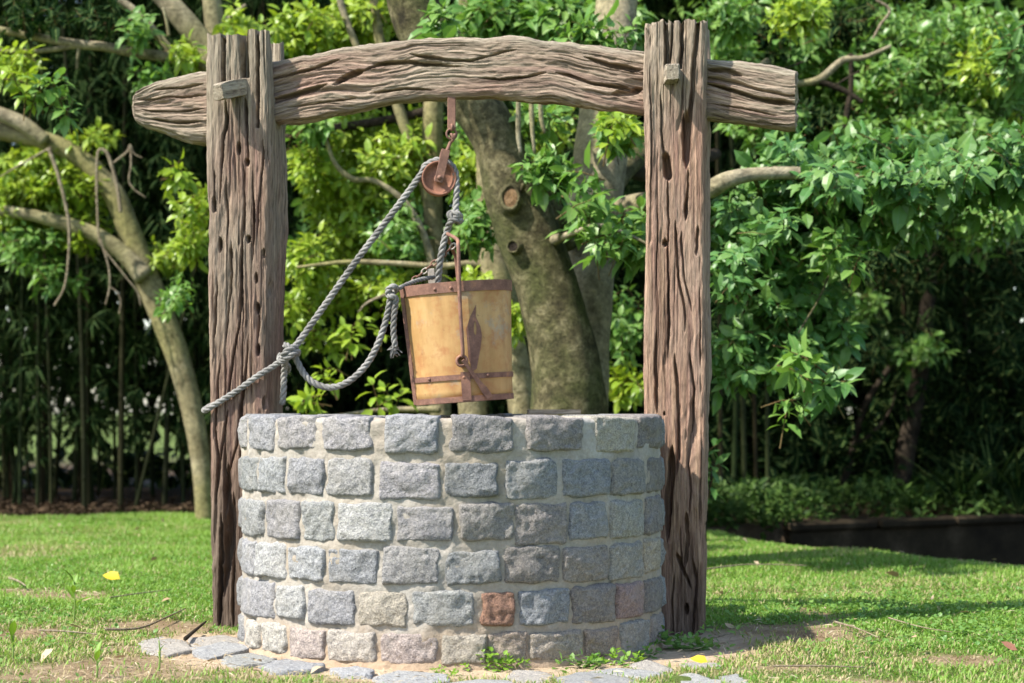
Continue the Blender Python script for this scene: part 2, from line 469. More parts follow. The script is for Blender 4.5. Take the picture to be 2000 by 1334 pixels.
def mat_ground():
    m, nt, b = mat_new("soil")
    oc = objco(nt)
    n1 = noise(nt, oc, 1.3, 6, 0.65); n2 = noise(nt, oc, 40, 6, 0.75); n3 = noise(nt, oc, 7, 5, 0.7)
    soil = ramp(nt, n3, [(0.3, (0.20, 0.125, 0.075)), (0.5, (0.30, 0.205, 0.13)), (0.7, (0.40, 0.30, 0.20))])
    grass = ramp(nt, n3, [(0.3, (0.07, 0.11, 0.025)), (0.6, (0.12, 0.16, 0.04))])
    msk = attr(nt, "msk").outputs["Vector"]
    sep = N_(nt, "ShaderNodeSeparateXYZ"); nt.links.new(msk, sep.inputs[0])
    c = mixc(nt, sep.outputs[0], soil, grass)                      # x: turf
    c = mixc(nt, sep.outputs[1], c, mixc(nt, n3, (0.43, 0.31, 0.20), (0.60, 0.47, 0.33)))   # y: sandy soil round the well
    c = mixc(nt, sep.outputs[2], c, mixc(nt, n3, (0.035, 0.026, 0.018), (0.11, 0.075, 0.045)))  # z: leaf mould
    c = mixc(nt, 1.0, c, ramp(nt, n2, [(0.3, (0.65, 0.65, 0.65)), (0.7, (1.2, 1.2, 1.2))]), 'MULTIPLY')
    nt.links.new(c, b.inputs["Base Color"]); b.inputs["Roughness"].default_value = 0.95
    b.inputs["Specular IOR Level"].default_value = 0.1
    bump(nt, b, n2, 0.8, 0.02)
    return m
M_GROUND = mat_ground()

def mat_concrete():
    m, nt, b = mat_new("stained_concrete")
    oc = objco(nt)
    n1 = noise(nt, oc, 2.5, 6, 0.65); n2 = noise(nt, oc, 50, 5, 0.7)
    c = ramp(nt, n1, [(0.35, (0.015, 0.011, 0.007)), (0.55, (0.032, 0.024, 0.014)), (0.7, (0.065, 0.048, 0.03))])
    c = mixc(nt, 1.0, c, ramp(nt, n2, [(0.3, (0.7, 0.7, 0.7)), (0.7, (1.2, 1.2, 1.2))]), 'MULTIPLY')
    nt.links.new(c, b.inputs["Base Color"]); b.inputs["Roughness"].default_value = 0.95; b.inputs["Specular IOR Level"].default_value = 0.1
    bump(nt, b, n2, 0.5, 0.01)
    return m
M_CONC = mat_concrete()
m, nt, b = mat_new("pond_water"); b.inputs["Base Color"].default_value = (0.015, 0.018, 0.012, 1); b.inputs["Roughness"].default_value = 0.06
M_WATER = m

# ------------------------------------------------------------------ foliage helpers
LEAF_T = np.array([[0, 0, 0], [0, .34, .02], [0, .68, .0], [0, 1, -.07],
                   [-.22, .30, .07], [-.19, .66, .05], [.22, .30, .07], [.19, .66, .05]])
LEAF_LAT = np.array([0, 0, 0, 0, -1, -1, 1, 1.0])
LEAF_Q = np.array([[1, 2, 5, 4], [1, 6, 7, 2]]); LEAF_TR = np.array([[0, 1, 4], [2, 3, 5], [0, 6, 1], [2, 7, 3]])
# narrow, four-faced leaf for bamboo and far foliage
NAR_T = np.array([[0, 0, 0], [-.07, .4, .02], [.07, .4, .02], [0, 1, -.12]]); NAR_LAT = np.array([0, -1, 1, 0.0]); NAR_TR = np.array([[0, 2, 1], [1, 2, 3]])

def leaf_mesh(mb, P, D, U, L, width=1.0, narrow=False, curl=0.0):
    """leaves at P pointing along D with upper side U, length L"""
    n = len(P)
    D = norm(D); S = norm(np.cross(D, U)); Nn = np.cross(S, D)
    T = (NAR_T if narrow else LEAF_T).copy(); lat = NAR_LAT if narrow else LEAF_LAT
    T[:, 2] -= curl * T[:, 1] ** 2
    wv = width * rng.uniform(0.85, 1.15, n)
    V = P[:, None] + L[:, None, None] * (T[None, :, 0, None] * (wv[:, None] * np.ones(len(T)))[..., None] * S[:, None] + T[None, :, 1, None] * D[:, None] + T[None, :, 2, None] * Nn[:, None])
    k = len(T); off = (np.arange(n) * k)[:, None, None]
    r = rng.random(n)
    at = np.stack([np.repeat(r, k), np.tile(lat, n), np.tile(T[:, 1], n)], 1)
    tr = NAR_TR if narrow else LEAF_TR
    mb.add(V.reshape(-1, 3), None if narrow else (LEAF_Q[None] + off).reshape(-1, 4), (tr[None] + off).reshape(-1, 3), lf=at)

def rosettes(C, A, L, k=8, spread=(40, 105), droop=0.25, up=0.0):
    """k leaves round each twig tip C with axis A -> P, D, U, L arrays"""
    M = len(C); A = norm(A)
    ref = np.where(np.abs(A[:, 2:3]) < 0.9, np.array([[0, 0, 1.0]]), np.array([[1.0, 0, 0]]))
    X = norm(np.cross(A, ref)); Y = np.cross(A, X)
    j = np.arange(k)
    az = j * 2.39996 + rng.uniform(0, 6.28, (M, 1)) + rng.normal(0, .25, (M, k))
    f = (j + 0.5) / k
    el = np.radians(spread[0] + (spread[1] - spread[0]) * (1 - f) + rng.normal(0, 9, (M, k)))
    D = A[:, None] * np.cos(el)[..., None] + (X[:, None] * np.cos(az)[..., None] + Y[:, None] * np.sin(az)[..., None]) * np.sin(el)[..., None]
    D[..., 2] -= droop * rng.uniform(0.3, 1.5, (M, k))
    D = norm(D)
    Ls = L[:, None] * rng.uniform(0.55, 1.2, (M, k)) * (1.0 - 0.35 * f)
    P = C[:, None] - A[:, None] * (L[:, None] * (1 - f) * 0.9)[..., None] + D * (Ls * 0.12)[..., None]
    U = A[:, None] * 0.8 + np.array([0, 0, 0.9]) + rng.normal(0, .25, (M, k, 3))
    return P.reshape(-1, 3), D.reshape(-1, 3), U.reshape(-1, 3), Ls.reshape(-1)

def blob(n, px, py, d, rx, ry, rd, hollow=0.0):
    """n points inside an ellipsoid placed at pixel (px,py), depth d; radii in px, px, metres; plus outward axis"""
    v = rng.normal(size=(n, 3)); v = norm(v) * (rng.uniform(hollow, 1, (n, 1)) ** (1 / 2.2))
    s = d / FPX
    off = v * np.array([rx * s, rd, ry * s])
    return W(px, py, d) + off, norm(off * np.array([1, 1, 1]) + np.array([0, -0.02, 0.04]))

class Tree:
    def __init__(s, name, label, cat, base, bark, group=None):
        s.base = np.array(base, float)
        s.root = thing(name, label, cat, tuple(base), group=group)
        s.bark = bark; s.crowns = {}; s.tw = MB(); s.leaf_protos = {}
    def limb(s, pts, d=None, name="limb", sides=12, rough=0.10, seed=1, mat=None, n=None, tip=None):
        """pts rows: px, py, width_px[, depth]"""
        R = []
        for p in pts:
            dd = p[3] if len(p) > 3 else d
            w = W(p[0], p[1], dd)
            R.append([*w, p[2] * 0.5 * dd / FPX])
        S = spline(R, n or max(10, 7 * len(pts)))
        mb = MB(); tube(mb, S[:, :3], np.maximum(S[:, 3], 0.002), sides, True, rough, 5.0, seed)
        return mb.build(name, mat or s.bark, s.root, base=s.base)
    def leaves(s, C, A, L, mat, k=8, name="crown", **kw):
        wd = kw.pop("width", 1.0); curl = kw.pop("curl", 0.06); nar = kw.pop("narrow", False); tw = kw.pop("twig", True)
        mb = s.crowns.setdefault((name, mat.name), [MB(), mat, name])[0]
        L = np.broadcast_to(np.asarray(L, float), (len(C),)) * rng.uniform(0.8, 1.2, len(C))
        leaf_mesh(mb, *rosettes(C, A, L, k, **kw), width=wd, narrow=nar, curl=curl)
        if tw:
            A = norm(A)
            for c, a, l in zip(C, A, L):
                tube(s.tw, np.array([c - a * l * 1.25 - np.array([0, 0, .15 * l]), c - a * l * 0.6, c]), [0.003, 0.0025, 0.0015], 3, False)
    def blob(s, n, px, py, d, rx, ry, rd, L, mat, k=8, out=0.6, **kw):
        C, A = blob(n, px, py, d, rx, ry, rd, kw.pop("hollow", 0.0))
        A = norm(A * out + rng.normal(0, .45, A.shape) + np.array([0, -0.25, 0.25]))
        s.leaves(C, A, L, mat, k, **kw)
    def single_leaves(s, C, A, L, mat, k=8, **kw):
        """leaves that can be picked apart: each one an object, sharing three meshes"""
        pro = s.leaf_protos.get(mat.name)
        if pro is None:
            pro = []
            for i in range(4):
                mb = MB(); leaf_mesh(mb, np.zeros((1, 3)), np.array([[0, 1.0, 0]]), np.array([[0, 0, 1.0]]), np.ones(1), (1.0, .9, 1.12, 1.0)[i], False, (0.05, .12, .0, .18)[i])
                pro.append(mb.mesh("leaf", mat))
            s.leaf_protos[mat.name] = pro
        L = np.broadcast_to(np.asarray(L, float), (len(C),)) * rng.uniform(0.85, 1.15, len(C))
        P, D, U, Ls = rosettes(C, A, L, k, **kw)
        S = norm(np.cross(D, U)); Nn = np.cross(S, D)
        for i in range(len(P)):
            o = bpy.data.objects.new("leaf", pro[i % 4]); COL.objects.link(o); o.parent = s.root
            m3 = np.stack([S[i], D[i], Nn[i]], 1) * Ls[i]
            M = np.eye(4); M[:3, :3] = m3; M[:3, 3] = P[i] - s.base
            o.matrix_local = Matrix(M.tolist())
        for c, a, l in zip(C, norm(A), L):
            tube(s.tw, np.array([c - a * l * 1.4 - np.array([0, 0, .25 * l]), c - a * l * 0.6, c]), [0.004, 0.003, 0.002], 4, False)
    def single_blob(s, n, px, py, d, rx, ry, rd, L, mat, k=8, out=0.6, **kw):
        C, A = blob(n, px, py, d, rx, ry, rd)
        A = norm(A * out + rng.normal(0, .4, A.shape) + np.array([0, -0.35, 0.15]))
        s.single_leaves(C, A, L, mat, k, **kw)
    def finish(s):
        for mb, mat, name in s.crowns.values():
            mb.build(name, mat, s.root, False, base=s.base, kind="stuff")
        if s.tw.n:
            s.tw.build("twigs", M_TWIG_RED, s.root, base=s.base, kind="stuff")
M_TWIG_RED = mat_bark("young_twig", [(0.13, 0.08, 0.035), (0.18, 0.12, 0.05), (0.22, 0.17, 0.07)], 12)

# ------------------------------------------------------------------ ground, pond, paving
WELL_C = np.array([-0.213, 0.0]); WELL_R = 0.750

def pond_near(x): return np.maximum(6.75 - 1.9 * (x - 1.36) + 0.42 * np.maximum(x - 2.0, 0) ** 1.5, 2.2)
def pond_far(x): return 7.05 + 0.62 * (x - 1.71)
def pond_in(x, y): return (x > 1.45) & (y > pond_near(x)) & (y < pond_far(x))

def ground_z(x, y):
    dn = y - pond_near(x)
    base = 0.018 * fbm(x * 0.7, y * 0.7, 0, 3, 3) + 0.006 * fbm(x * 4, y * 4, 0, 5, 3)
    r = np.hypot(x - WELL_C[0], y - WELL_C[1])
    base = base * sstep(0.75, 1.6, r) - 0.012 * (1 - sstep(0.8, 1.3, r))
    roll = np.where(x > 1.0, -0.10 * sstep(-1.6, 0.0, dn) * sstep(1.0, 2.2, x), 0.0)
    inside = (x > 1.45) & (dn > 0) & (y < pond_far(x) + 0.03)
    z = base + np.where(y < pond_far(x), roll, 0)
    z = np.where(inside, np.where(dn < 0.3, z - 0.65 * np.clip(dn / 0.3, 0, 1), -0.75), z)
    return z

def dirt_mask(x, y):
    """0..1 bare soil"""
    r = np.hypot(x - WELL_C[0], y - WELL_C[1])
    n = fbm(x * 2.6, y * 2.6, 0, 31, 4)
    ring = (1 - sstep(0.98, 1.22, r + 0.10 * n)) * sstep(0.55, 0.15, y)
    patches = 0
    for (px, py, rx, ry) in ((330, 1302, 230, 34), (110, 1320, 170, 26), (60, 1250, 110, 22), (230, 1268, 80, 12), (520, 1322, 220, 18), (1500, 1305, 120, 12), (1880, 1290, 120, 14), (1700, 1330, 160, 12), (1545, 1242, 170, 28), (1600, 1205, 100, 18), (110, 1162, 150, 20), (300, 1220, 110, 22), (700, 1326, 150, 12), (1440, 1262, 60, 14)):
        c = G(px, py); c1 = G(px + rx, py); c2 = G(px, py + ry)
        e = np.hypot((x - c[0]) / abs(c1[0] - c[0]), (y - c[1]) / abs(c2[1] - c[1]))
        patches = np.maximum(patches, 1 - sstep(0.5, 1.15, e + 0.45 * n))
    return np.maximum(ring, patches * 0.85)

def mould_mask(x, y):
    edge = 8.75 + 0.10 * (x + 3) + 0.35 * fbm(x * 1.3, y * 1.3, 0, 77, 3)
    m = sstep(-0.25, 0.25, y - edge)
    right = (x > 1.2) & (y > pond_far(x) - 0.1)
    return np.where(right, 1.0, m)

xs = np.unique(np.r_[-160, -80, -40, -20, -12, -8, np.arange(-5.5, 6.01, 0.06), 8, 12, 20, 40, 80, 160])
ys = np.unique(np.r_[-60, -30, -15, -8, -4, np.arange(-2.4, 10.4, 0.06), 11, 12, 14, 17, 22, 30, 45, 80, 200, 420])
X, Y = np.meshgrid(xs, ys)
Z = ground_z(X, Y)
turf = np.clip(1 - dirt_mask(X, Y), 0, 1)
r_ = np.hypot(X - WELL_C[0], Y)
sandy = (1 - sstep(0.9, 1.2, r_ + 0.12 * fbm(X * 3, Y * 3, 0, 12, 3))) * sstep(0.6, 0.1, Y)
mould = np.where(Y > 26, 0.0, mould_mask(X, Y))
mb = MB()
mb.add(np.stack([X, Y, Z], -1), grid_quads(len(ys), len(xs)), msk=np.stack([turf, sandy, mould], -1).reshape(-1, 3))
o = mb.build("ground", M_GROUND, kind="structure"); fix_normals(o)

# pond: water sheet, retaining wall with coping blocks
mb = MB(); pts = [(1.5, 5.2), (9, 2.0), (14, 2.0), (14, 14.9), (1.5, 6.95)]
mb.add([[x, y, -0.62] for x, y in pts], None, [[0, 1, 2], [0, 2, 3], [0, 3, 4]])
mb.build("pond_water", M_WATER, kind="structure")
wall = thing("retaining_wall", "low dark concrete retaining wall along the sunken pond edge", "wall", (1.5, pond_far(1.5), 0))
wd = norm(np.array([1, 0.62, 0])); wn_ = np.array([wd[1], -wd[0], 0])
def wall_piece(name, s0, s1, t0, t1, z0, z1, bev, jit=0.0):
    M = np.eye(4); M[:3, 0] = wd; M[:3, 1] = -wn_; M[:3, 2] = (0, 0, 1)
    mb = MB(); box(mb, (s0, t0, z0), (s1, t1, z1), M, bev)
    o = mb.build(name, M_CONC, wall, False); fix_normals(o); return o
wall_piece("wall_body", 0.55, 13.0, 0.0, 0.22, -0.9, -0.045, 0.01)
s = 0.52
for i in range(16):
    l = rng.uniform(0.72, 0.9)
    wall_piece("coping_block", s, s + l - 0.012, -0.05 + rng.uniform(-.012, .012), 0.27, -0.043, 0.012 + rng.uniform(-.012, .012), 0.016)
    s += l

# paving stones set round the foot of the well
PAVE = [[(275, 1248), (318, 1238), (362, 1246), (372, 1262), (330, 1276), (278, 1268)],
        [(372, 1240), (440, 1236), (478, 1246), (466, 1256), (392, 1258), (370, 1250)],
        [(376, 1262), (440, 1254), (500, 1262), (452, 1270), (408, 1278), (382, 1274)],
        [(438, 1276), (498, 1266), (540, 1280), (514, 1290), (460, 1296), (440, 1288)],
        [(510, 1294), (560, 1280), (636, 1294), (606, 1306), (540, 1309)],
        [(648, 1304), (690, 1298), (728, 1304), (722, 1315), (668, 1316)],
        [(732, 1316), (780, 1303), (868, 1311), (878, 1322), (820, 1336), (740, 1332)],
        [(880, 1330), (930, 1322), (990, 1326), (1020, 1345), (900, 1350)],
        [(980, 1318), (1010, 1302), (1050, 1304), (1090, 1315), (1058, 1329), (1000, 1326)],
        [(1094, 1322), (1140, 1311), (1200, 1318), (1250, 1332), (1200, 1352), (1110, 1345)],
        [(1160, 1308), (1210, 1300), (1270, 1310), (1300, 1318), (1250, 1326), (1206, 1316)],
        [(1236, 1294), (1262, 1288), (1300, 1296), (1318, 1307), (1280, 1312), (1250, 1304)],
        [(1306, 1320), (1350, 1312), (1410, 1328), (1400, 1345), (1330, 1342)],
        [(1402, 1318), (1440, 1312), (1466, 1330), (1440, 1342), (1412, 1334)],
        [(1330, 1291), (1350, 1286), (1400, 1288), (1408, 1297), (1350, 1300)]]
M_PAVE = mat_granite(); M_PAVE.name = "paving_granite"
paving = bpy.data.objects.new("paving", None); COL.objects.link(paving); paving["kind"] = "structure"
paving.location = (WELL_C[0], -0.9, 0)
PAVE_W = []
for i, poly in enumerate(PAVE):
    P = np.array([G(x, y, 0.01)[:2] for x, y in poly]); c = P.mean(0)
    PAVE_W.append(P)
    Q = np.vstack([P, P[:1]]); q_ = np.r_[0, np.cumsum(np.linalg.norm(np.diff(Q, axis=0), axis=1))]; u_ = np.linspace(0, q_[-1], 31)[:-1]
    P = np.stack([np.interp(u_, q_, Q[:, k]) for k in (0, 1)], 1); P = c + (P - c) * 1.08 + 0.010 * np.stack([vn(P[:, 0] * 18, P[:, 1] * 18, i, 5), vn(P[:, 0] * 18, P[:, 1] * 18, i, 6)], 1)
    n = len(P)
    tilt = rng.normal(0, .02, 2); top = 0.004 + rng.uniform(-.005, .005)
    mb = MB(); rows = []
    for sc, z in ((1.02, -0.05), (1.0, top - 0.006), (0.985, top - 0.001), (0.9, top), (0.55, top + .002), (0.2, top + .001)):
        q = c + (P - c) * sc
        zz = z + ((q - c) @ tilt) * (z > 0) + 0.003 * fbm(q[:, 0] * 14, q[:, 1] * 14, 0, i, 3) * (z > 0)
        rows.append(np.c_[q, zz])
    V = np.vstack(rows + [[[*c, top]]])
    k = np.arange(n)
    tr = np.stack([5 * n + k, 5 * n + (k + 1) % n, np.full(n, 6 * n)], 1)
    tint = np.array((0.335, 0.335, 0.33)) * rng.uniform(0.88, 1.1) * np.array([1, 1, rng.uniform(.95, 1.03)])
    if i in (0, 1, 8, 11, 14): tint = np.array((0.39, 0.36, 0.32))
    mb.add(V, grid_quads(6, n, True), tr, tint=np.broadcast_to(tint, (len(V), 3)))
    mb.build("paving_stone", M_PAVE, paving, base=np.array(paving.location))

# ------------------------------------------------------------------ the stone well
well = thing("stone_well", "round well wall of grey granite blocks set in pale mortar", "well", (WELL_C[0], WELL_C[1], 0))
def th_of(px):
    """angle round the well (0 = towards the camera) of the wall point seen at column px"""
    a = (px - 1000.0) / FPX
    A = 1 + a * a; ox = -WELL_C[0]; oy = CAM[1]
    Bq = ox * a + oy; Cq = ox * ox + oy * oy - WELL_R ** 2
    disc = Bq * Bq - A * Cq
    if disc <= 0: return math.copysign(1.47, a * 7.3 - WELL_C[0])
    t = (-Bq - math.sqrt(disc)) / A
    return math.atan2(a * t - WELL_C[0], -(oy + t))
GREY = (0.258, 0.256, 0.252)
COURSES = [
    (0.800, 0.683, [(467, 478), (481, 531), (539, 613), (628, 725), (747, 859), (878, 1006), (1030, 1144), (1166, 1243), (1249, 1298)]),
    (0.661, 0.535, [(469, 500), (503, 554), (558, 631), (634, 725), (736, 861), (867, 973), (986, 1091), (1100, 1195), (1197, 1264), (1267, 1300)]),
    (0.519, 0.392, [(469, 512), (515, 584), (588, 650), (655, 766), (771, 887), (897, 1005), (1007, 1112), (1115, 1190), (1194, 1262), (1264, 1294)]),
    (0.376, 0.256, [(469, 494), (497, 555), (557, 632), (636, 738), (743, 858), (867, 979), (984, 1097), (1100, 1192), (1194, 1260), (1264, 1294)]),
    (0.242, 0.121, [(469, 532), (535, 592), (596, 692), (697, 796), (803, 929), (941, 1008), (1015, 1118), (1122, 1205), (1207, 1262), (1264, 1294)]),
    (0.108, 0.004, [(475, 505), (508, 555), (563, 634), (638, 733), (739, 856), (859, 951), (955, 1033), (1036, 1141), (1143, 1210), (1213, 1273), (1275, 1298)])]
TINTS = {(4, 3): (0.36, 0.32, 0.26), (4, 4): (0.325, 0.325, 0.31), (4, 5): (0.27, 0.165, 0.125), (4, 8): (0.33, 0.255, 0.255), (4, 1): (0.34, 0.337, 0.325),
         (5, 0): (0.42, 0.39, 0.34), (5, 1): (0.41, 0.385, 0.34), (5, 2): (0.37, 0.31, 0.275), (5, 3): (0.385, 0.345, 0.30), (5, 4): (0.33, 0.275, 0.25), (5, 5): (0.37, 0.33, 0.27), (5, 6): (0.33, 0.285, 0.25),
         (5, 7): (0.35, 0.32, 0.285), (5, 8): (0.30, 0.255, 0.225), (5, 9): (0.31, 0.31, 0.30), (5, 10): (0.30, 0.27, 0.26), (2, 3): (0.35, 0.345, 0.33), (3, 9): (0.42, 0.385, 0.33),
         (3, 1): (0.35, 0.348, 0.34), (0, 7): (0.41, 0.40, 0.36), (2, 8): (0.35, 0.36, 0.35), (3, 8): (0.33, 0.33, 0.32),
         (1, 7): (0.25, 0.275, 0.31), (1, 6): (0.27, 0.29, 0.315), (4, 6): (0.26, 0.285, 0.32), (2, 7): (0.275, 0.295, 0.325)}

def make_stone(t0, t1, z0, z1, tint, seed, hi=True):
    nu, nv = (26, 18) if hi else (9, 7)
    dep = 0.14
    u = np.linspace(-1, 1, nu); v = np.linspace(-1, 1, nv)
    # concentrate samples near the edges so the broken arrises have shape
    u = np.sign(u) * np.abs(u) ** 0.8; v = np.sign(v) * np.abs(v) ** 0.8
    Uu, Vv = np.meshgrid(u, v)
    hw = 0.5 * (t1 - t0) * WELL_R; hh = 0.5 * (z1 - z0)
    tc = 0.5 * (t0 + t1); zc = 0.5 * (z0 + z1)
    # uneven outline: edges wander, corners rounded
    a = Uu * hw; bq = Vv * hh
    rc = min(0.022, hw * .5)
    pw = 12.0
    rr = (np.abs(Uu) ** pw + np.abs(Vv) ** pw) ** (1 / pw); mx = np.maximum(np.abs(Uu), np.abs(Vv)); k = np.where(mx > 0, mx / np.maximum(rr, 1e-6), 1)
    a = a * (1 - (1 - k) * 0.7); bq = bq * (1 - (1 - k) * 0.7)
    e = np.abs(Uu) ** 3; f = np.abs(Vv) ** 3
    a = a + 0.007 * fbm(bq * 26 + seed, Uu * 0.9, seed * 1.7, seed, 3) * e
    bq = bq + 0.0065 * fbm(a * 22 + seed * 2, Vv * 0.9, seed * 2.3, seed + 3, 3) * f
    edge = np.minimum((1 - np.abs(Uu)) * hw, (1 - np.abs(Vv)) * hh)
    rise = 1 - np.exp(-edge / 0.0026)
    pil = (1 - Uu ** 2) * (1 - Vv ** 2)
    facet = fbm(a * 13 + seed, bq * 13, seed * 3.1, seed + 9, 2)
    ridg = 1 - np.abs(fbm(a * 20 + seed, bq * 24 + .5 * a, seed * 1.1, seed + 5, 3))
    rs = np.random.default_rng(seed * 7 + 1)
    hew = np.full_like(a, 9.0)
    for kk in range(5):
        gx, gz = rs.normal(0, .11, 2); hew = np.minimum(hew, rs.uniform(.002, .007) + gx * a + gz * bq)
    hew = np.clip(hew, -0.007, 0.007)
    rad = WELL_R - 0.018 + rise * (0.018 + hew + 0.0035 * facet + 0.004 * ridg * rise + 0.0034 * fbm(a * 60, bq * 60, seed, seed + 2, 2))
    th = tc + a / WELL_R
    rows = [np.stack([np.sin(th) * rad, -np.cos(th) * rad, zc + bq], -1).reshape(-1, 3)]
    q = [grid_quads(nv, nu)]
    # skirt running back into the wall
    loop = np.r_[np.arange(nu), (np.arange(1, nv) * nu + nu - 1), ((nv - 1) * nu + np.arange(nu - 2, -1, -1)), (np.arange(nv - 2, 0, -1) * nu)]
    V = rows[0]
    ln = len(loop); base = len(V)
    B = V[loop].copy(); rl = np.hypot(B[:, 0], B[:, 1]); B[:, :2] *= ((WELL_R - dep) / rl)[:, None]
    V = np.vstack([V, B, B.mean(0)])
    i = np.arange(ln); j = (i + 1) % ln
    sk = np.stack([loop[j], loop[i], base + i, base + j], 1)
    tr = np.stack([base + j, base + i, np.full(ln, base + ln)], 1)
    mb = MB(); mb.add(V, np.vstack([q[0], sk]), tr, tint=np.broadcast_to(np.asarray(tint), (len(V), 3)))
    return mb
sd = 0
for ci, (z1, z0, cols) in enumerate(COURSES):
    th = [(th_of(a), th_of(b_)) for a, b_ in cols]
    # a pixel column near the outline spans much angle: keep neighbours apart there
    lst = []
    for i, (a, b_) in enumerate(th):
        lst.append([a, b_])
    for i, (a, b_) in enumerate(lst):
        sd += 1
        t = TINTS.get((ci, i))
        if t is not None: t = np.array(t) * (1.05 if a < -0.2 else 0.9)  # sun side tinted lighter, the rest darker: light put into the colour
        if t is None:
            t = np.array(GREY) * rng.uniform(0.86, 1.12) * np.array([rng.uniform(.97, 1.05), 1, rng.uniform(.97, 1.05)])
            t = t * (1.16 if a < -0.35 else 1.08 if a < -0.1 else 0.86)  # painted light: grey raised towards the sun, lowered on the shaded side
        if a > 0.05: t = np.array(t) * np.array([1.07, 1.0, 0.91])  # warmth painted into the shaded side, against the blue skylight
        dz = 0.004 * rng.normal(size=2)
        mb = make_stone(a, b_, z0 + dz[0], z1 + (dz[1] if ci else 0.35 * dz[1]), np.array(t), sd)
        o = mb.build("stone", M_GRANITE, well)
        lb = {(4, 5): "red-brown stone block", (4, 3): "tan stone block", (4, 8): "purplish stone block", (4, 4): "greenish grey stone block"}.get((ci, i))
        if lb: o["label"] = lb
    # the far half, out of the camera's sight
    a = lst[-1][1] + 0.02; end = lst[0][0] + 2 * PI - 0.02
    n = max(1, int(round((end - a) / 0.165))); st = (end - a) / n
    for i in range(n):
        sd += 1
        make_stone(a + i * st + 0.012, a + (i + 1) * st - 0.012, z0, z1, np.array(GREY) * rng.uniform(.9, 1.1), sd, False).build("stone", M_GRANITE, well)
# mortar core
mb = MB(); na = 420
ta = np.arange(na) / na * 2 * PI
prof = [(WELL_R + 0.012, -0.06), (WELL_R + 0.006, 0.0)] + [(WELL_R - 0.0080, z) for z in np.linspace(0.02, 0.775, 84)] + [(WELL_R - 0.012, 0.787), (WELL_R - 0.04, 0.792), (WELL_R - 0.10, 0.793), (0.54, 0.792), (0.525, 0.78), (0.52, 0.4), (0.52, -0.06)]
V = np.zeros((len(prof), na, 3)); 
for i, (r, z) in enumerate(prof):
    dn = 0.0055 * fbm(np.sin(ta) * 9, np.cos(ta) * 9, z * 9, 50, 3) + 0.004 * fbm(np.sin(ta) * 34, np.cos(ta) * 34, z * 45, 51, 3)
    rr = r + (dn - 0.004 if r > 0.6 else 0)
    V[i] = np.stack([np.sin(ta) * rr, -np.cos(ta) * rr, np.full(na, z) + (0.006 * fbm(np.sin(ta) * 12, np.cos(ta) * 12, r * 20, 53, 3) if z > 0.78 else 0)], -1)
mb.add(V, grid_quads(len(prof), na, True))
fix_normals(mb.build("mortar", M_MORTAR, well))

# ------------------------------------------------------------------ the timber frame
LP = np.array([-1.05, 0.50]); RP = np.array([0.597, 0.25])
FANG = math.atan2(RP[1] - LP[1], RP[0] - LP[0])
FX = np.array([math.cos(FANG), math.sin(FANG)]); FY = np.array([-math.sin(FANG), math.cos(FANG)])
FO = 0.5 * (LP + RP) + FY * 0.13
frame = thing("well_frame", "rough weathered timber frame of two posts and a bowed crossbeam over the well", "frame", (FO[0], FO[1], 0), (0, 0, FANG))
def onframe(px, py, y=-0.13):
    """local x, z of the point seen at (px,py) on the frame plane local y = y"""
    a = (px - 1000) / FPX
    P0 = FO + FY * y
    t = (P0 - CAM[:2]).dot(FY) / (np.array([a, 1.0]).dot(FY))
    p = CAM[:2] + t * np.array([a, 1.0])
    return np.array([(p - FO).dot(FX), CAM[2] - (py - HZ) / FPX * t])

def rounded_rect(n, w, d, r, dens=0.5):
    """n points round a rectangle w x d with corner radius r, starting at the middle of the back; returns pts, normals"""
    hw, hd = w / 2, d / 2
    segs = []
    P = []; Nn = []
    def line(a, b_, nrm):
        L = np.linalg.norm(np.subtract(b_, a)); segs.append(('l', np.array(a), np.array(b_), np.array(nrm), L))
    def arc(c, a0):
        segs.append(('a', np.array(c), a0, None, r * PI / 2))
    line((0, hd), (-hw + r, hd), (0, 1)); arc((-hw + r, hd - r), PI / 2)
    line((-hw, hd - r), (-hw, -hd + r), (-1, 0)); arc((-hw + r, -hd + r), PI)
    line((-hw + r, -hd), (hw - r, -hd), (0, -1)); arc((hw - r, -hd + r), 1.5 * PI)
    line((hw, -hd + r), (hw, hd - r), (1, 0)); arc((hw - r, hd - r), 0)
    line((hw - r, hd), (0, hd), (0, 1))
    tot = sum(s_[4] for s_ in segs)
    tt = np.arange(n) / n
    for u in (tt + dens * np.sin(2 * PI * tt) / (2 * PI)) * tot:
        for s_ in segs:
            if u <= s_[4] + 1e-9: break
            u -= s_[4]
        if s_[0] == 'l':
            t = u / max(s_[4], 1e-9); P.append(s_[1] * (1 - t) + s_[2] * t); Nn.append(s_[3])
        else:
            an = s_[2] + u / r
            if s_[2] == 0: an = 0 + u / r
            P.append(s_[1] + r * np.array([math.cos(an), math.sin(an)])); Nn.append(np.array([math.cos(an), math.sin(an)]))
    return np.array(P), np.array(Nn)

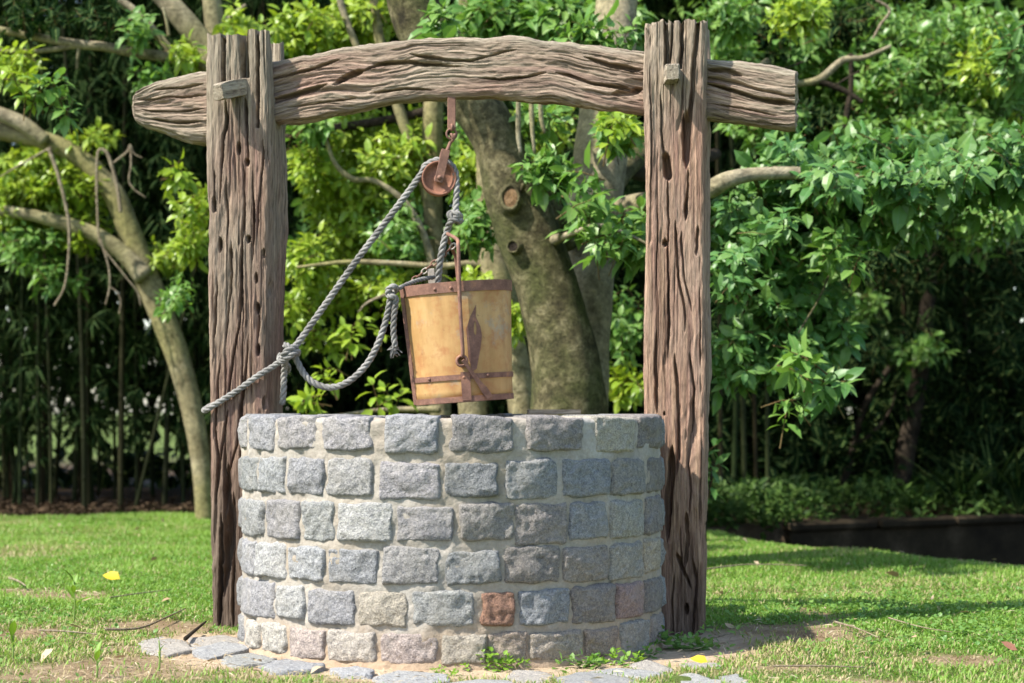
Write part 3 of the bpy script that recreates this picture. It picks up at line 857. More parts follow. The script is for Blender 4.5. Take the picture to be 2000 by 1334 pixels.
def wood_relief(a, d, l, seed, crackiness=1.0, wavy=1.0):
    """inward/outward relief of old timber; a across, d depth, l along (metres)"""
    w = wavy * (0.008 * fbm(l * 1.3, a * 3, d * 3, seed, 3) + 0.003 * vn(l * 6, a * 9, d * 9, seed + 3)) + 0.0012 * vn(l * 30, a * 30, d * 30, seed + 4)
    a2 = a + w; d2 = d + 0.7 * w
    area = sstep(-0.35, 0.5, fbm(a * 7, d * 7, l * 1.6, seed + 5, 2))          # fibrous here, worn smooth there
    ridge = fbm(a2 * 60, d2 * 60, l * 2.6, seed + 7, 3)
    fine = fbm(a2 * 150, d2 * 150, l * 9, seed + 11, 2)
    splint = fbm(a2 * 85, d2 * 85, l * 22, seed + 51, 3)
    c = vn(a2 * 19, d2 * 19, l * 0.7, seed + 21)
    mk = sstep(0.0, 0.5, fbm(a2 * 8, d2 * 8, l * 2.1, seed + 23, 3))
    cr = np.clip(1 - np.abs(c) / (0.05 + 0.05 * vn(l * 5, a * 20, d * 20, seed + 25)).clip(0.012, 1), 0, 1) ** 0.6 * mk
    c2 = vn(a2 * 46, d2 * 46, l * 1.4, seed + 31)
    mk2 = sstep(0.05, 0.5, fbm(a2 * 12, d2 * 12, l * 3.1, seed + 33, 3))
    cr2 = np.clip(1 - np.abs(c2) / 0.10, 0, 1) ** 0.7 * mk2
    pit = np.clip(vn(a2 * 55, d2 * 55, l * 11, seed + 57) - .6, 0, 1)
    chip = np.clip(fbm(a * 14, d * 14, l * 5, seed + 63, 3) - 0.55, 0, 1)
    big = 0.007 * fbm(a * 5, d * 5, l * 1.3, seed + 41, 2)
    return big + 0.0032 * ridge * (0.35 + area) + 0.0026 * fine * (0.4 + area) + 0.0022 * splint - 0.02 * pit - 0.016 * chip - crackiness * (0.026 * cr + 0.010 * cr2)

def crack_depth(a, l, cracks, holes, front):
    r = np.zeros_like(a)
    for pts, wmax, dep in cracks:
        P = np.array(pts); o = np.argsort(P[:, 1]); P = P[o]
        c = np.interp(l, P[:, 1], P[:, 0]) + 0.003 * vn(l * 14, P[0, 0] * 40, 0, 5) + 0.0015 * vn(l * 45, P[0, 0] * 40, 0, 6)
        t = np.clip((l - P[0, 1]) / (P[-1, 1] - P[0, 1] + 1e-9), 0, 1)
        env = np.where((l >= P[0, 1]) & (l <= P[-1, 1]), np.clip(np.minimum(t, 1 - t) * 6, 0, 1) ** 0.6, 0) * (0.65 + 0.35 * vn(l * 6, P[0, 0] * 30, 1.0, 8))
        if wmax < 0: env = np.where((l >= P[0, 1]) & (l <= P[-1, 1] + 9), 0.9, 0)     # runs out through the top
        w = abs(wmax) * np.maximum(env, 0.02)
        r = np.maximum(r, 1.25 * dep * np.minimum(env, 1) * np.clip(1.5 - np.abs(a - c) / (1.15 * w), 0, 1) ** 0.5)
    for (hx, hz, rx, rz, dep) in holes:
        e = np.hypot((a - hx) / rx, (l - hz) / rz)
        r = np.maximum(r, dep * np.clip(1.5 - e, 0, 1) ** 0.5)
    return r * front

def make_post(name, edges, ztop, depth, mat, cracks, holes, seed, slot, label, n=350, nz=410, wear=None, dk=(0.42, 0.03)):
    """edges: rows py, left px, right px of the front face"""
    E = np.array([[onframe(l, py)[1], onframe(l, py)[0], onframe(r, py)[0]] for py, l, r in edges]); E = E[np.argsort(E[:, 0])]
    zz = np.linspace(-0.06, ztop, nz)
    xl = np.interp(zz, E[:, 0], E[:, 1]); xr = np.interp(zz, E[:, 0], E[:, 2])
    Pn, Nn = rounded_rect(n, 0.24, depth, 0.022)
    V = np.zeros((nz, n, 3)); xc = (xl + xr) / 2; wd_ = (xr - xl)
    V[..., 0] = xc[:, None] + Pn[None, :, 0] / 0.24 * wd_[:, None]
    V[..., 1] = Pn[None, :, 1]; V[..., 2] = zz[:, None]
    ND = np.broadcast_to(np.c_[Nn, np.zeros(n)][None], V.shape)
    a, d, l = V[..., 0], V[..., 1], V[..., 2]
    front = np.clip(-ND[..., 1], 0, 1) ** 2
    rel = wood_relief(a, d, l, seed, 1.0, 0.6) - crack_depth(a, l, cracks, holes, front)
    V = V + ND * rel[..., None]
    # worn top, and the slot the beam lies in
    topf = sstep(ztop - 0.05, ztop, l)
    V[..., 2] += topf * 0.020 * fbm(a * 16, d * 16, 0, seed + 60, 4)
    mid = (np.abs(V[..., 1] - 0.005) < 0.062)
    sidewise = mid & (np.abs(ND[..., 0]) > 0.7)
    V[..., 2] = np.where(sidewise & (V[..., 2] > slot), slot + 0.002 * (V[..., 2] - slot), V[..., 2])
    gc = np.stack([a, d, l], -1).reshape(-1, 3)
    wv = np.zeros_like(gc)
    wv[:, 0] = wear(gc) if wear else 0
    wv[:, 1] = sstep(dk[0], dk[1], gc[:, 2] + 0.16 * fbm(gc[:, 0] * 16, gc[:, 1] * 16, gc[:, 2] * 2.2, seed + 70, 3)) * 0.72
    mb = MB(); mb.add(V, grid_quads(nz, n, True), gc=gc, wear=wv)
    # end grain cap: rings shrinking inwards, sunk along the slot
    ring = V[-1]; cx = np.array([xc[-1], 0, ztop])
    rings = []
    for k, s_ in enumerate((0.985, 0.94, 0.86, 0.76, 0.65, 0.54, 0.43, 0.32, 0.2, 0.1)):
        q = cx + (ring - cx) * s_
        q[:, 2] = ztop + 0.010 * fbm(q[:, 0] * 30, q[:, 1] * 30, 0, seed + 61, 3) - 0.02 * (np.clip(1 - np.abs(vn(q[:, 0] * 22, 0, 0, seed + 21)) / 0.12, 0, 1))
        q[:, 2] = np.where(np.abs(q[:, 1] - 0.005) < 0.062, slot, q[:, 2])
        rings.append(q)
    R = np.vstack([ring[None]] + [r[None] for r in rings]).reshape(-1, 3)
    g2 = R.copy(); w2 = np.zeros_like(R); w2[:, 0] = 0.8
    mb.add(R, grid_quads(len(rings) + 1, n, True), gc=g2 * np.array([1, 1, 0.3]), wear=w2)
    o = mb.build(name, mat, frame); o["label"] = label
    return fix_normals(o)

def fx(px, py): return tuple(onframe(px, py))
def crk(*pts): return [fx(px, py) for px, py in pts]
def hole(px, py, rx=4, ry=9, dep=0.05):
    x, z = fx(px, py); return (x, z, .62 * rx / 515.0, .75 * ry / 515.0, dep)
ZT = 2.243
L_edges = [(40, 398, 523), (250, 401, 527), (330, 402, 529), (450, 404, 527), (600, 406, 522), (800, 408, 520), (950, 409, 522), (1225, 410, 526), (1300, 410, 526)]
L_cracks = [(crk((436, 66), (437, 120), (436, 160)), -0.006, 0.05), (crk((472, 60), (474, 100), (478, 150)), -0.012, 0.075), (crk((503, 60), (504, 150), (503, 248)), -0.005, 0.05),
            (crk((441, 196), (441, 240), (434, 275), (431, 330), (428, 400)), 0.006, 0.05), (crk((478, 190), (482, 262), (485, 325)), 0.008, 0.055), (crk((476, 320), (477, 400), (474, 470)), 0.005, 0.045),
            (crk((512, 270), (513, 330), (505, 400), (503, 470)), 0.004, 0.035), (crk((450, 470), (452, 540), (447, 600), (440, 680)), 0.006, 0.05), (crk((472, 440), (472, 560), (468, 640), (455, 700), (446, 780)), 0.007, 0.055),
            (crk((487, 650), (480, 730), (470, 800), (462, 870), (444, 940)), 0.006, 0.05), (crk((424, 540), (420, 640), (414, 720)), 0.005, 0.04), (crk((430, 700), (424, 780), (418, 860)), 0.005, 0.04),
            (crk((505, 610), (506, 640), (504, 660)), 0.003, 0.03), (crk((447, 905), (444, 960), (449, 1010), (443, 1090), (438, 1166)), 0.015, 0.075), (crk((432, 1000), (431, 1110), (428, 1232)), 0.006, 0.05), (crk((458, 960), (457, 1100), (455, 1232)), 0.007, 0.05),
            (crk((420, 830), (426, 900), (420, 990)), 0.004, 0.035), (crk((446, 800), (432, 880), (424, 960)), 0.005, 0.04), (crk((419, 330), (420, 420)), 0.004, 0.03), (crk((493, 330), (496, 430), (492, 520)), 0.004, 0.035)]
L_holes = [hole(485, 467, 5, 7), hole(430, 478, 5, 13), hole(451, 497, 4, 14), hole(515, 495, 4, 8), hole(500, 543, 4, 9), hole(503, 602, 5, 10), hole(504, 683, 5, 11), hole(517, 787, 5, 12), hole(471, 590, 4, 18), hole(466, 290, 5, 12), hole(482, 316, 6, 7), hole(418, 400, 5, 14)]
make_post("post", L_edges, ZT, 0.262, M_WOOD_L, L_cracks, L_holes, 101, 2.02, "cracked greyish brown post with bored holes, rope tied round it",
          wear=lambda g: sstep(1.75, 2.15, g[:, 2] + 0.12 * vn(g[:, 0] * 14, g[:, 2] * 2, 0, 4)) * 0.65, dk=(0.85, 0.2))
R_edges = [(20, 1257, 1379), (300, 1258, 1379), (450, 1258, 1379), (600, 1256, 1380), (720, 1254, 1383), (850, 1255, 1379), (1000, 1257, 1375), (1250, 1260, 1371), (1320, 1260, 1371)]
R_cracks = [(crk((1301, 40), (1302, 90), (1300, 128)), -0.006, 0.05), (crk((1314, 40), (1312, 90), (1306, 130)), -0.003, 0.03), (crk((1333, 40), (1331, 90), (1328, 132)), -0.005, 0.045),
            (crk((1362, 40), (1358, 95), (1352, 160), (1348, 225), (1344, 260)), -0.006, 0.05), (crk((1343, 215), (1340, 260), (1338, 300), (1340, 330)), 0.014, 0.08), (crk((1299, 296), (1301, 325), (1305, 352)), 0.012, 0.07),
            (crk((1343, 325), (1342, 380), (1340, 430)), 0.006, 0.05), (crk((1303, 345), (1305, 420), (1304, 520), (1306, 600), (1304, 700)), 0.005, 0.04), (crk((1290, 180), (1292, 250), (1297, 310)), 0.004, 0.035),
            (crk((1320, 430), (1322, 520), (1334, 590), (1338, 650)), 0.004, 0.03), (crk((1330, 450), (1336, 540), (1350, 610)), 0.004, 0.03), (crk((1362, 440), (1360, 500)), 0.004, 0.03), (crk((1282, 640), (1280, 740), (1284, 810)), 0.006, 0.045),
            (crk((1318, 690), (1322, 760), (1326, 850), (1322, 930)), 0.006, 0.045), (crk((1345, 690), (1356, 760), (1350, 850)), 0.004, 0.03), (crk((1313, 870), (1310, 930), (1303, 1000), (1302, 1060)), 0.012, 0.08),
            (crk((1340, 1000), (1341, 1060), (1336, 1110)), 0.008, 0.06), (crk((1322, 1080), (1330, 1105), (1340, 1130), (1350, 1150)), 0.007, 0.055), (crk((1352, 1090), (1360, 1140), (1356, 1200), (1350, 1250)), 0.006, 0.05),
            (crk((1318, 1120), (1312, 1180), (1316, 1250)), 0.006, 0.05), (crk((1345, 900), (1350, 960), (1346, 1010)), 0.004, 0.035), (crk((1366, 560), (1368, 640), (1366, 720)), 0.003, 0.03), (crk((1270, 120), (1272, 300), (1270, 420)), 0.003, 0.025)]
R_holes = [hole(1298, 474, 6, 6), hole(1297, 808, 2.5, 2.5), hole(1341, 1190, 5, 10)]
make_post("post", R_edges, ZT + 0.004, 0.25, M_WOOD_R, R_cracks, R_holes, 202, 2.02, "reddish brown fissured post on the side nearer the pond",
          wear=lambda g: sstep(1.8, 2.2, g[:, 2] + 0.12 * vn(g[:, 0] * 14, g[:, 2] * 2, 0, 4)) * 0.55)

def make_beam():
    BY = -0.045
    top = [(260, 184), (262, 177), (280, 167), (310, 157), (345, 149), (400, 140), (460, 128), (523, 116), (600, 101), (700, 82), (800, 73), (900, 69), (1000, 70), (1100, 78), (1200, 92), (1257, 100), (1320, 108), (1378, 114), (1450, 121), (1520, 133), (1556, 139)]
    bot = [(260, 230), (262, 237), (280, 247), (310, 253), (340, 263), (370, 275), (400, 274), (460, 258), (523, 241), (600, 233), (700, 215), (780, 200), (880, 191), (1000, 190), (1100, 198), (1200, 208), (1257, 217), (1320, 225), (1378, 232), (1450, 239), (1520, 249), (1542, 252)]
    T = np.array([onframe(x, y, BY) for x, y in top]); Bm = np.array([onframe(x, y, BY) for x, y in bot])
    nx, n = 500, 260
    x0, x1 = min(T[0, 0], Bm[0, 0]) + 0.001, T[-1, 0] - 0.006
    xx = np.linspace(x0, x1, nx)
    zt = np.interp(xx, T[:, 0], T[:, 1]); zb = np.interp(xx, Bm[:, 0], Bm[:, 1])
    zt = zt + 0.006 * fbm(xx * 9, 0, 0, 3, 3); zb = zb + 0.006 * fbm(xx * 8, 4, 0, 4, 3)
    zc = (zt + zb) / 2; hh = (zt - zb)
    Pn, Nn = rounded_rect(n, 0.105, 0.24, 0.03, 0.0)      # (depth, height)
    V = np.zeros((nx, n, 3))
    endL = np.clip((xx - x0) / 0.10, 0, 1) ** 0.5
    V[..., 0] = xx[:, None]
    V[..., 1] = 0.006 + Pn[None, :, 0] * (0.8 + 0.2 * endL)[:, None]
    V[..., 2] = zc[:, None] + Pn[None, :, 1] / 0.24 * hh[:, None]
    ND = np.zeros_like(V); ND[..., 1] = Nn[None, :, 0]; ND[..., 2] = Nn[None, :, 1]
    l = V[..., 0]; d = V[..., 1]
    across = (V[..., 2] - zc[:, None]) * (0.235 / np.maximum(hh, 0.05))[:, None]
    grainw = 0.016 * np.sin(l * 9 + 1.0) * np.sin(l * 4.1) + 0.012 * fbm(l * 4, across * 6, 0, 71, 2)
    rel = wood_relief(across + grainw, d, l * 1.35, 303, 1.0)
    CR = [([(530, 155), (600, 136), (665, 116)], .007, .05), ([(700, 143), (740, 127), (800, 121), (870, 128), (910, 128)], .006, .045), ([(800, 104), (870, 117), (920, 118), (960, 108), (1010, 96)], .006, .045), ([(528, 196), (570, 186), (612, 173), (640, 163)], .010, .06), ([(650, 166), (680, 148), (712, 137)], .012, .06),
          ([(930, 152), (975, 155), (1030, 150), (1070, 140)], .005, .04), ([(1085, 140), (1120, 152), (1160, 165), (1215, 172), (1250, 178)], .007, .05), ([(1140, 112), (1190, 128), (1240, 135), (1256, 135)], .008, .055), ([(1195, 186), (1225, 182), (1256, 172)], .012, .06), ([(1376, 164), (1430, 178), (1490, 194), (1560, 206)], .008, .07),
          ([(270, 196), (330, 190), (400, 186)], .005, .04), ([(276, 214), (330, 219), (400, 212)], .005, .04), ([(300, 176), (350, 172), (400, 165)], .006, .045), ([(290, 232), (350, 240), (400, 236)], .005, .04), ([(560, 210), (640, 198), (700, 190)], .004, .035), ([(720, 182), (790, 172), (850, 176)], .004, .035),
          ([(1380, 138), (1420, 140), (1450, 150)], .010, .05), ([(1390, 204), (1450, 212), (1520, 226)], .003, .03)]
    fr = np.clip(-ND[..., 1], 0, 1) ** 2
    zloc = V[..., 2]
    dep = np.zeros_like(l)
    for pts, w, dp in CR:
        Q = np.array([onframe(x, y, BY) for x, y in pts]); Q = Q[np.argsort(Q[:, 0])]
        c = np.interp(l, Q[:, 0], Q[:, 1]) + 0.004 * vn(l * 16, Q[0, 1] * 9, 0, 3)
        t = np.clip((l - Q[0, 0]) / (Q[-1, 0] - Q[0, 0]), 0, 1)
        env = np.where((l > Q[0, 0]) & (l < Q[-1, 0]), np.clip(np.minimum(t, 1 - t) * 5, 0, 1) ** 0.6, 0) * (0.7 + 0.3 * vn(l * 8, Q[0, 1] * 5, 0, 9))
        dep = np.maximum(dep, 1.2 * dp * env * np.clip(1.5 - np.abs(zloc - c) / (1.1 * w * np.maximum(env, .02)), 0, 1) ** 0.5)
    rel = rel - dep * fr
    V = V + ND * rel[..., None]
    gc = np.stack([across + grainw, d, l], -1).reshape(-1, 3)
    wv = np.zeros_like(gc)
    greyz = sstep(0.2, 1.0, np.clip(ND[..., 2], 0, 1) + 0.55 * sstep(0.03, 0.11, across)).reshape(-1)
    wv[:, 0] = np.clip(greyz * 0.65 + 0.5 * sstep(-1.0, -1.35, gc[:, 2]) + 0.25 * (vn(gc[:, 2] * 3, gc[:, 0] * 12, 0, 8) > 0.2), 0, 0.85)
    mb = MB(); mb.add(V, grid_quads(nx, n, True), gc=gc, wear=wv)
    for end, cx in ((0, None), (nx - 1, None)):
        ring = V[end]; c = ring.mean(0)
        rs = [ring]
        for s_ in (0.97, 0.85, 0.65, 0.4, 0.15):
            q = c + (ring - c) * s_; bulge = (0.010 if end == 0 else 0.0) * (1 - s_)
            q[:, 0] = ring[:, 0] * s_ + c[0] * (1 - s_) + (-1 if end == 0 else 1) * (bulge + (0.005 if s_ < .96 else .002) + 0.010 * fbm(q[:, 1] * 30, q[:, 2] * 30, 0, 13, 3))
            rs.append(q)
        R = np.vstack([r[None] for r in rs]).reshape(-1, 3)
        w2 = np.zeros_like(R); w2[:, 0] = 0.7
        mb.add(R, grid_quads(len(rs), n, True), gc=R * np.array([0.4, 1, 1])[None], wear=w2)
    o = mb.build("beam", M_WOOD_B, frame); o["label"] = "bowed gnarled crossbeam with long cracks and a rounded end"
    return fix_normals(o)
make_beam()

def make_peg(px, py, w, h, prot, yaw, pitch, label):
    x, z = onframe(px, py)
    M = Matrix.Translation((x, -0.13, z)) @ Matrix.Rotation(yaw, 4, 'Z') @ Matrix.Rotation(pitch, 4, 'X') 
    mb = MB(); n = 9
    V = []
    ysr = np.linspace(0.06, -prot, n)
    for i, y in enumerate(ysr):
        s_ = 1.0 - 0.10 * i / n
        if i == n - 1: s_ *= 0.86
        c = [(-w, -h), (-w * .2, -h * 1.05), (w, -h * .9), (w * 1.05, 0), (w * .95, h), (0, h * 1.02), (-w * .9, h * .95), (-w * 1.05, 0.1 * h)]
        V.append([[a * s_ + 0.002 * math.sin(9 * i + a * 90), y, b_ * s_ + 0.002 * math.cos(7 * i + b_ * 80)] for a, b_ in c])
    V = np.array(V); 
    Vw = V.reshape(-1, 3) @ np.array(M)[:3, :3].T + np.array(M)[:3, 3]
    c = Vw[-8:].mean(0)
    Vw = np.vstack([Vw, c]); k = np.arange(8)
    g = V.reshape(-1, 3)[:, [0, 2, 1]]; g = np.vstack([g, g[-8:].mean(0)]) + px * 0.01
    wv = np.zeros_like(g); wv[:, 0] = 0.45
    mb.add(Vw, grid_quads(n, 8, True), np.stack([(n - 1) * 8 + k, (n - 1) * 8 + (k + 1) % 8, np.full(8, n * 8)], 1), gc=g, wear=wv)
    o = mb.build("peg", M_PEG, frame, False); o["label"] = label
    fix_normals(o)
make_peg(462, 173, 0.031, 0.034, 0.105, math.radians(-27), math.radians(14), "pale squared wooden peg through the rope-tied post")
make_peg(1311, 147, 0.028, 0.033, 0.085, math.radians(8), math.radians(0), "brown squared wooden peg through the reddish post")

# ------------------------------------------------------------------ pulley
PD = 7.78                                        # distance of the hanging gear from the camera
SC = PD / FPX
def PV(px, py, dy=0.0): return W(px, py, PD) + np.array([0, dy, 0])
def torus(mb, c, R, r, ax, n=28, m=10, stretch=None):
    """ring round axis ax; stretch = (vector, factor) elongates it"""
    ax = norm(np.asarray(ax, float)); a0 = np.array([0, 0, 1.0]) if abs(ax[2]) < .9 else np.array([1.0, 0, 0])
    u = norm(np.cross(ax, a0)); v = np.cross(ax, u)
    t = np.arange(n) / n * 2 * PI; s_ = np.arange(m) / m * 2 * PI
    rad = np.cos(t)[:, None] * u + np.sin(t)[:, None] * v
    V = (rad * R)[:, None] + r * (rad[:, None] * np.cos(s_)[None, :, None] + ax * np.sin(s_)[None, :, None])
    if stretch is not None:
        e = norm(np.asarray(stretch[0], float)); k = V @ e
        V = V + (np.sign(k) * np.minimum(np.abs(k), R) / R)[..., None] * e * stretch[1]
    V = (V + np.asarray(c)).reshape(-1, 3)
    i = np.arange(n)[:, None]; j = np.arange(m)[None]
    q = np.stack([i * m + j, ((i + 1) % n) * m + j, ((i + 1) % n) * m + (j + 1) % m, i * m + (j + 1) % m], -1).reshape(-1, 4)
    mb.add(V, q)
def lathe(mb, prof, c, ax, n=48):
    ax = norm(np.asarray(ax, float)); a0 = np.array([0, 0, 1.0]); u = norm(np.cross(ax, a0)); v = np.cross(ax, u)
    t = np.arange(n) / n * 2 * PI
    rad = np.cos(t)[:, None] * u + np.sin(t)[:, None] * v
    V = np.vstack([np.asarray(c) + rad * r + ax * h for r, h in prof])
    mb.add(V, grid_quads(len(prof), n, True))
WC = PV(857, 349)
pulley = thing("pulley", "rusty iron pulley wheel hanging on a strap and ring under the beam", "pulley", tuple(WC))
PB = WC
def pb(mb, name, mat, parent=pulley, smooth=True):
    o = mb.build(name, mat, parent, smooth, base=PB); return fix_normals(o)
mb = MB(); M = np.eye(4); M[:3, 3] = PV(882, 212)
box(mb, (-0.0155, -0.006, -0.078), (0.0155, 0.006, 0.07), M, 0.002); pb(mb, "hanger_strap", M_IRON, smooth=False)
mb = MB(); torus(mb, PV(882, 262, -0.004), 0.0195, 0.0042, (0.25, -1, 0.1)); pb(mb, "ring", M_IRON)
mb = MB(); torus(mb, PV(882, 249), 0.011, 0.005, (1, 0.2, 0), 20, 8); pb(mb, "eye", M_IRON)
hk = spline([PV(889, 262, -.012), PV(886, 272, -.008), PV(880, 278), PV(875, 290), PV(869, 303)], 16)
mb = MB(); tube(mb, hk, np.linspace(0.006, 0.0075, 16), 8); torus(mb, PV(883, 268, 0), 0.012, 0.0055, (0.9, 0.2, 0.35), 18, 8); pb(mb, "hook", M_IRON)
wax = norm(np.array([0.12, -1.0, 0.03]))
RW = 0.066
mb = MB()
lathe(mb, [(0.004, .010), (0.016, .012), (0.020, .006), (0.049, .004), (0.054, .012), (0.059, .020), (RW, .021), (RW, .016), (RW - .014, .003), (RW - .014, -.003), (RW, -.016), (RW, -.021), (0.059, -.020), (0.054, -.012), (0.049, -.004), (0.02, -.006), (0.004, -.01)], WC, wax)
pb(mb, "wheel", M_RUST)
top = PV(868, 303); cd = norm(WC - top); side = norm(np.cross(cd, wax))
for s_ in (1, -1):
    M = np.eye(4); M[:3, 0] = side; M[:3, 1] = wax; M[:3, 2] = cd; M[:3, 3] = top + wax * s_ * 0.029
    mb = MB(); L = np.linalg.norm(WC - top)
    box(mb, (-0.0165, -0.003, -0.012), (0.0165, 0.003, L + 0.018), M, 0.0015); pb(mb, "cheek_plate", M_IRON, smooth=False)
M = np.eye(4); M[:3, 0] = side; M[:3, 1] = wax; M[:3, 2] = cd; M[:3, 3] = top
mb = MB(); box(mb, (-0.0163, -0.0315, -0.017), (0.0163, 0.0315, -0.0105), M, 0.0015); pb(mb, "yoke", M_IRON, smooth=False)
mb = MB(); lathe(mb, [(0.0005, .041), (0.007, .040), (0.009, .036), (0.009, -.036), (0.007, -.04), (0.0005, -.041)], WC, wax, 16); pb(mb, "axle_pin", M_IRON)

# ------------------------------------------------------------------ bucket
BC = W(900, 670, PD)
TILT = math.radians(-4.0)                       # left side hangs lower
bucket = thing("bucket", "ochre painted iron bucket with rusty bands hanging over the well", "bucket", tuple(BC), (0, TILT, 0))
BH = 0.438
PLAN = [(-.205, -.055), (-.175, -.112), (-.12, -.158), (-.04, -.188), (.03, -.192), (.10, -.172), (.16, -.126), (.196, -.06), (.205, .01), (.19, .08), (.15, .13), (.08, .165), (-.02, .178), (-.12, .17), (-.205, .15)]
PLS = spline([(x, y, 0) for x, y in PLAN], 90)[:, :2]
PLF = np.vstack([PLS, np.stack([np.full(14, -.205), np.linspace(.15, -.055, 16)[1:-1]], 1)])
def bplan(t, off=0.0, open_=False):
    P = (PLS if open_ else PLF) * (0.885 + 0.115 * t)
    if off:
        Tn = np.gradient(P, axis=0) if open_ else np.roll(P, -1, 0) - np.roll(P, 1, 0)
        Nn = norm(np.stack([Tn[:, 1], -Tn[:, 0]], 1)); P = P + Nn * off
    return P
def bshell(mb, t0, t1, o0, o1, open_=False, steps=2):
    """closed band standing off the bucket wall from o0 to o1 between heights t0, t1 (0..1)"""
    rows = []
    for (t, o_) in [(t0, o0)] + [(t0 + (t1 - t0) * k / steps, o1) for k in range(steps + 1)] + [(t1, o0), (t0, o0)]:
        P = bplan(t, o_, open_); rows.append(np.c_[P, np.full(len(P), (t - 0.5) * BH)])
    V = np.vstack(rows); mb.add(V, grid_quads(len(rows), len(rows[0]), not open_))
mb = MB(); rows = []
for k in range(13):
    t = k / 12; P = bplan(t); rows.append(np.c_[P + 0.0018 * np.stack([vn(P[:, 0] * 9, P[:, 1] * 9, t * 5, 4), vn(P[:, 0] * 9, P[:, 1] * 9, t * 5, 5)], 1), np.full(len(P), (t - .5) * BH)])
for k in range(12, -1, -1):
    t = k / 12; P = bplan(t, -0.006); rows.append(np.c_[P, np.full(len(P), (t - .5) * BH + (0.004 if k == 0 else 0))])
nP = len(PLF)
V = np.vstack(rows + [[[0, 0, -.5 * BH + .004]], [[0, 0, -.5 * BH]]])
k = np.arange(nP); last = (len(rows) - 1) * nP
tr = np.vstack([np.stack([last + k, last + (k + 1) % nP, np.full(nP, len(rows) * nP)], 1), np.stack([(k + 1) % nP, k, np.full(nP, len(rows) * nP + 1)], 1)])
mb.add(V, grid_quads(len(rows), nP, True), tr)
fix_normals(mb.build("body", M_PAINT, bucket))
def band(t0, t1, o1, name):
    mb = MB(); bshell(mb, t0, t1, -0.0005, o1); return fix_normals(mb.build(name, M_IRON, bucket, False))
band(0.918, 1.008, 0.0048, "rim_band")
band(0.178, 0.222, 0.0042, "lower_band")
band(-0.012, 0.036, 0.0045, "bottom_band")
def bsurf(x, t, off):
    """point on the front of the bucket wall at local x"""
    P = bplan(t, off); f = P[:60]
    i = np.argmin(np.abs(f[:, 0] - x)); return np.array([f[i, 0], f[i, 1], (t - .5) * BH])
mb = MB()
for (x0, y0) in ((-.205, -.055),):
    a = np.array([x0 * .885, y0 * .885, -.5 * BH - .004]); b_ = np.array([x0, y0, .5 * BH + .008])
    ax = norm(b_ - a); M = np.eye(4); M[:3, 0] = norm(np.array([1, -.45, 0])); M[:3, 2] = ax; M[:3, 1] = np.cross(M[:3, 2], M[:3, 0]); M[:3, 3] = a
    box(mb, (-0.008, -0.009, 0), (0.008, 0.006, np.linalg.norm(b_ - a)), M, 0.0015)
fix_normals(mb.build("corner_bar", M_IRON, bucket, False))
mb = MB(); a = np.array([-.205 * .885, .15 * .885, -.5 * BH]); b_ = np.array([-.205, .15, .5 * BH + .006]); M = np.eye(4); M[:3, 2] = norm(b_ - a); M[:3, 0] = (1, 0, 0); M[:3, 1] = np.cross(M[:3, 2], M[:3, 0]); M[:3, 3] = a
box(mb, (-0.012, -0.01, 0), (0.010, 0.012, np.linalg.norm(b_ - a)), M, .0015); fix_normals(mb.build("corner_bar", M_IRON, bucket, False))
XB = 0.012
def strap(name, x0, x1, t0, t1, off0, off1, mat, n=6, hole_=None):
    mb = MB()
    for t, o_ in ():
        pass
    rows = []
    for kk in range(n):
        t = t0 + (t1 - t0) * kk / (n - 1)
        L_, R_ = bsurf(x0, t, off1), bsurf(x1, t, off1); L0, R0 = bsurf(x0, t, off0), bsurf(x1, t, off0)
        rows.append([L0, L_, R_, R0])
    mb.add(np.array(rows), grid_quads(n, 4, True)); return fix_normals(mb.build(name, mat, bucket, False))
strap("short_strap", XB - .018, XB + .014, 0.0, 0.24, 0.0, 0.0085, M_IRON)
# dark patch built as a thin iron plate with a slot
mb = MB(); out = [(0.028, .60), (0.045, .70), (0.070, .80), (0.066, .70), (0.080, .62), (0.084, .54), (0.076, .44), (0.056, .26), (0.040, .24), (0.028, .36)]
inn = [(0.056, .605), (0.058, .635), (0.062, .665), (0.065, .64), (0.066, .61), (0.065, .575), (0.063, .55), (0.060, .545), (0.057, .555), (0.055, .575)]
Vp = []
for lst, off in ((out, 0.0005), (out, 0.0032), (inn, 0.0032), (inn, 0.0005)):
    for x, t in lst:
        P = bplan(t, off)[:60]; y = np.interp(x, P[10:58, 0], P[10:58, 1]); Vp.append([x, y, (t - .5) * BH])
mb.add(Vp, grid_quads(4, len(out), True)); fix_normals(mb.build("slotted_plate", M_IRON, bucket, False))
# rivets
for x, t in ((-.075, .955), (-.022, .955), (XB - .002, .195), (.09, .2), (-.12, .2)):
    p = bsurf(x, t, 0.005); mb = MB(); lathe(mb, [(0.0065, -0.001), (0.0055, .003), (0.003, .0045), (0.0005, .005)], p, (0.0, -1, 0), 10)
    mb.build("rivet", M_IRON, bucket)
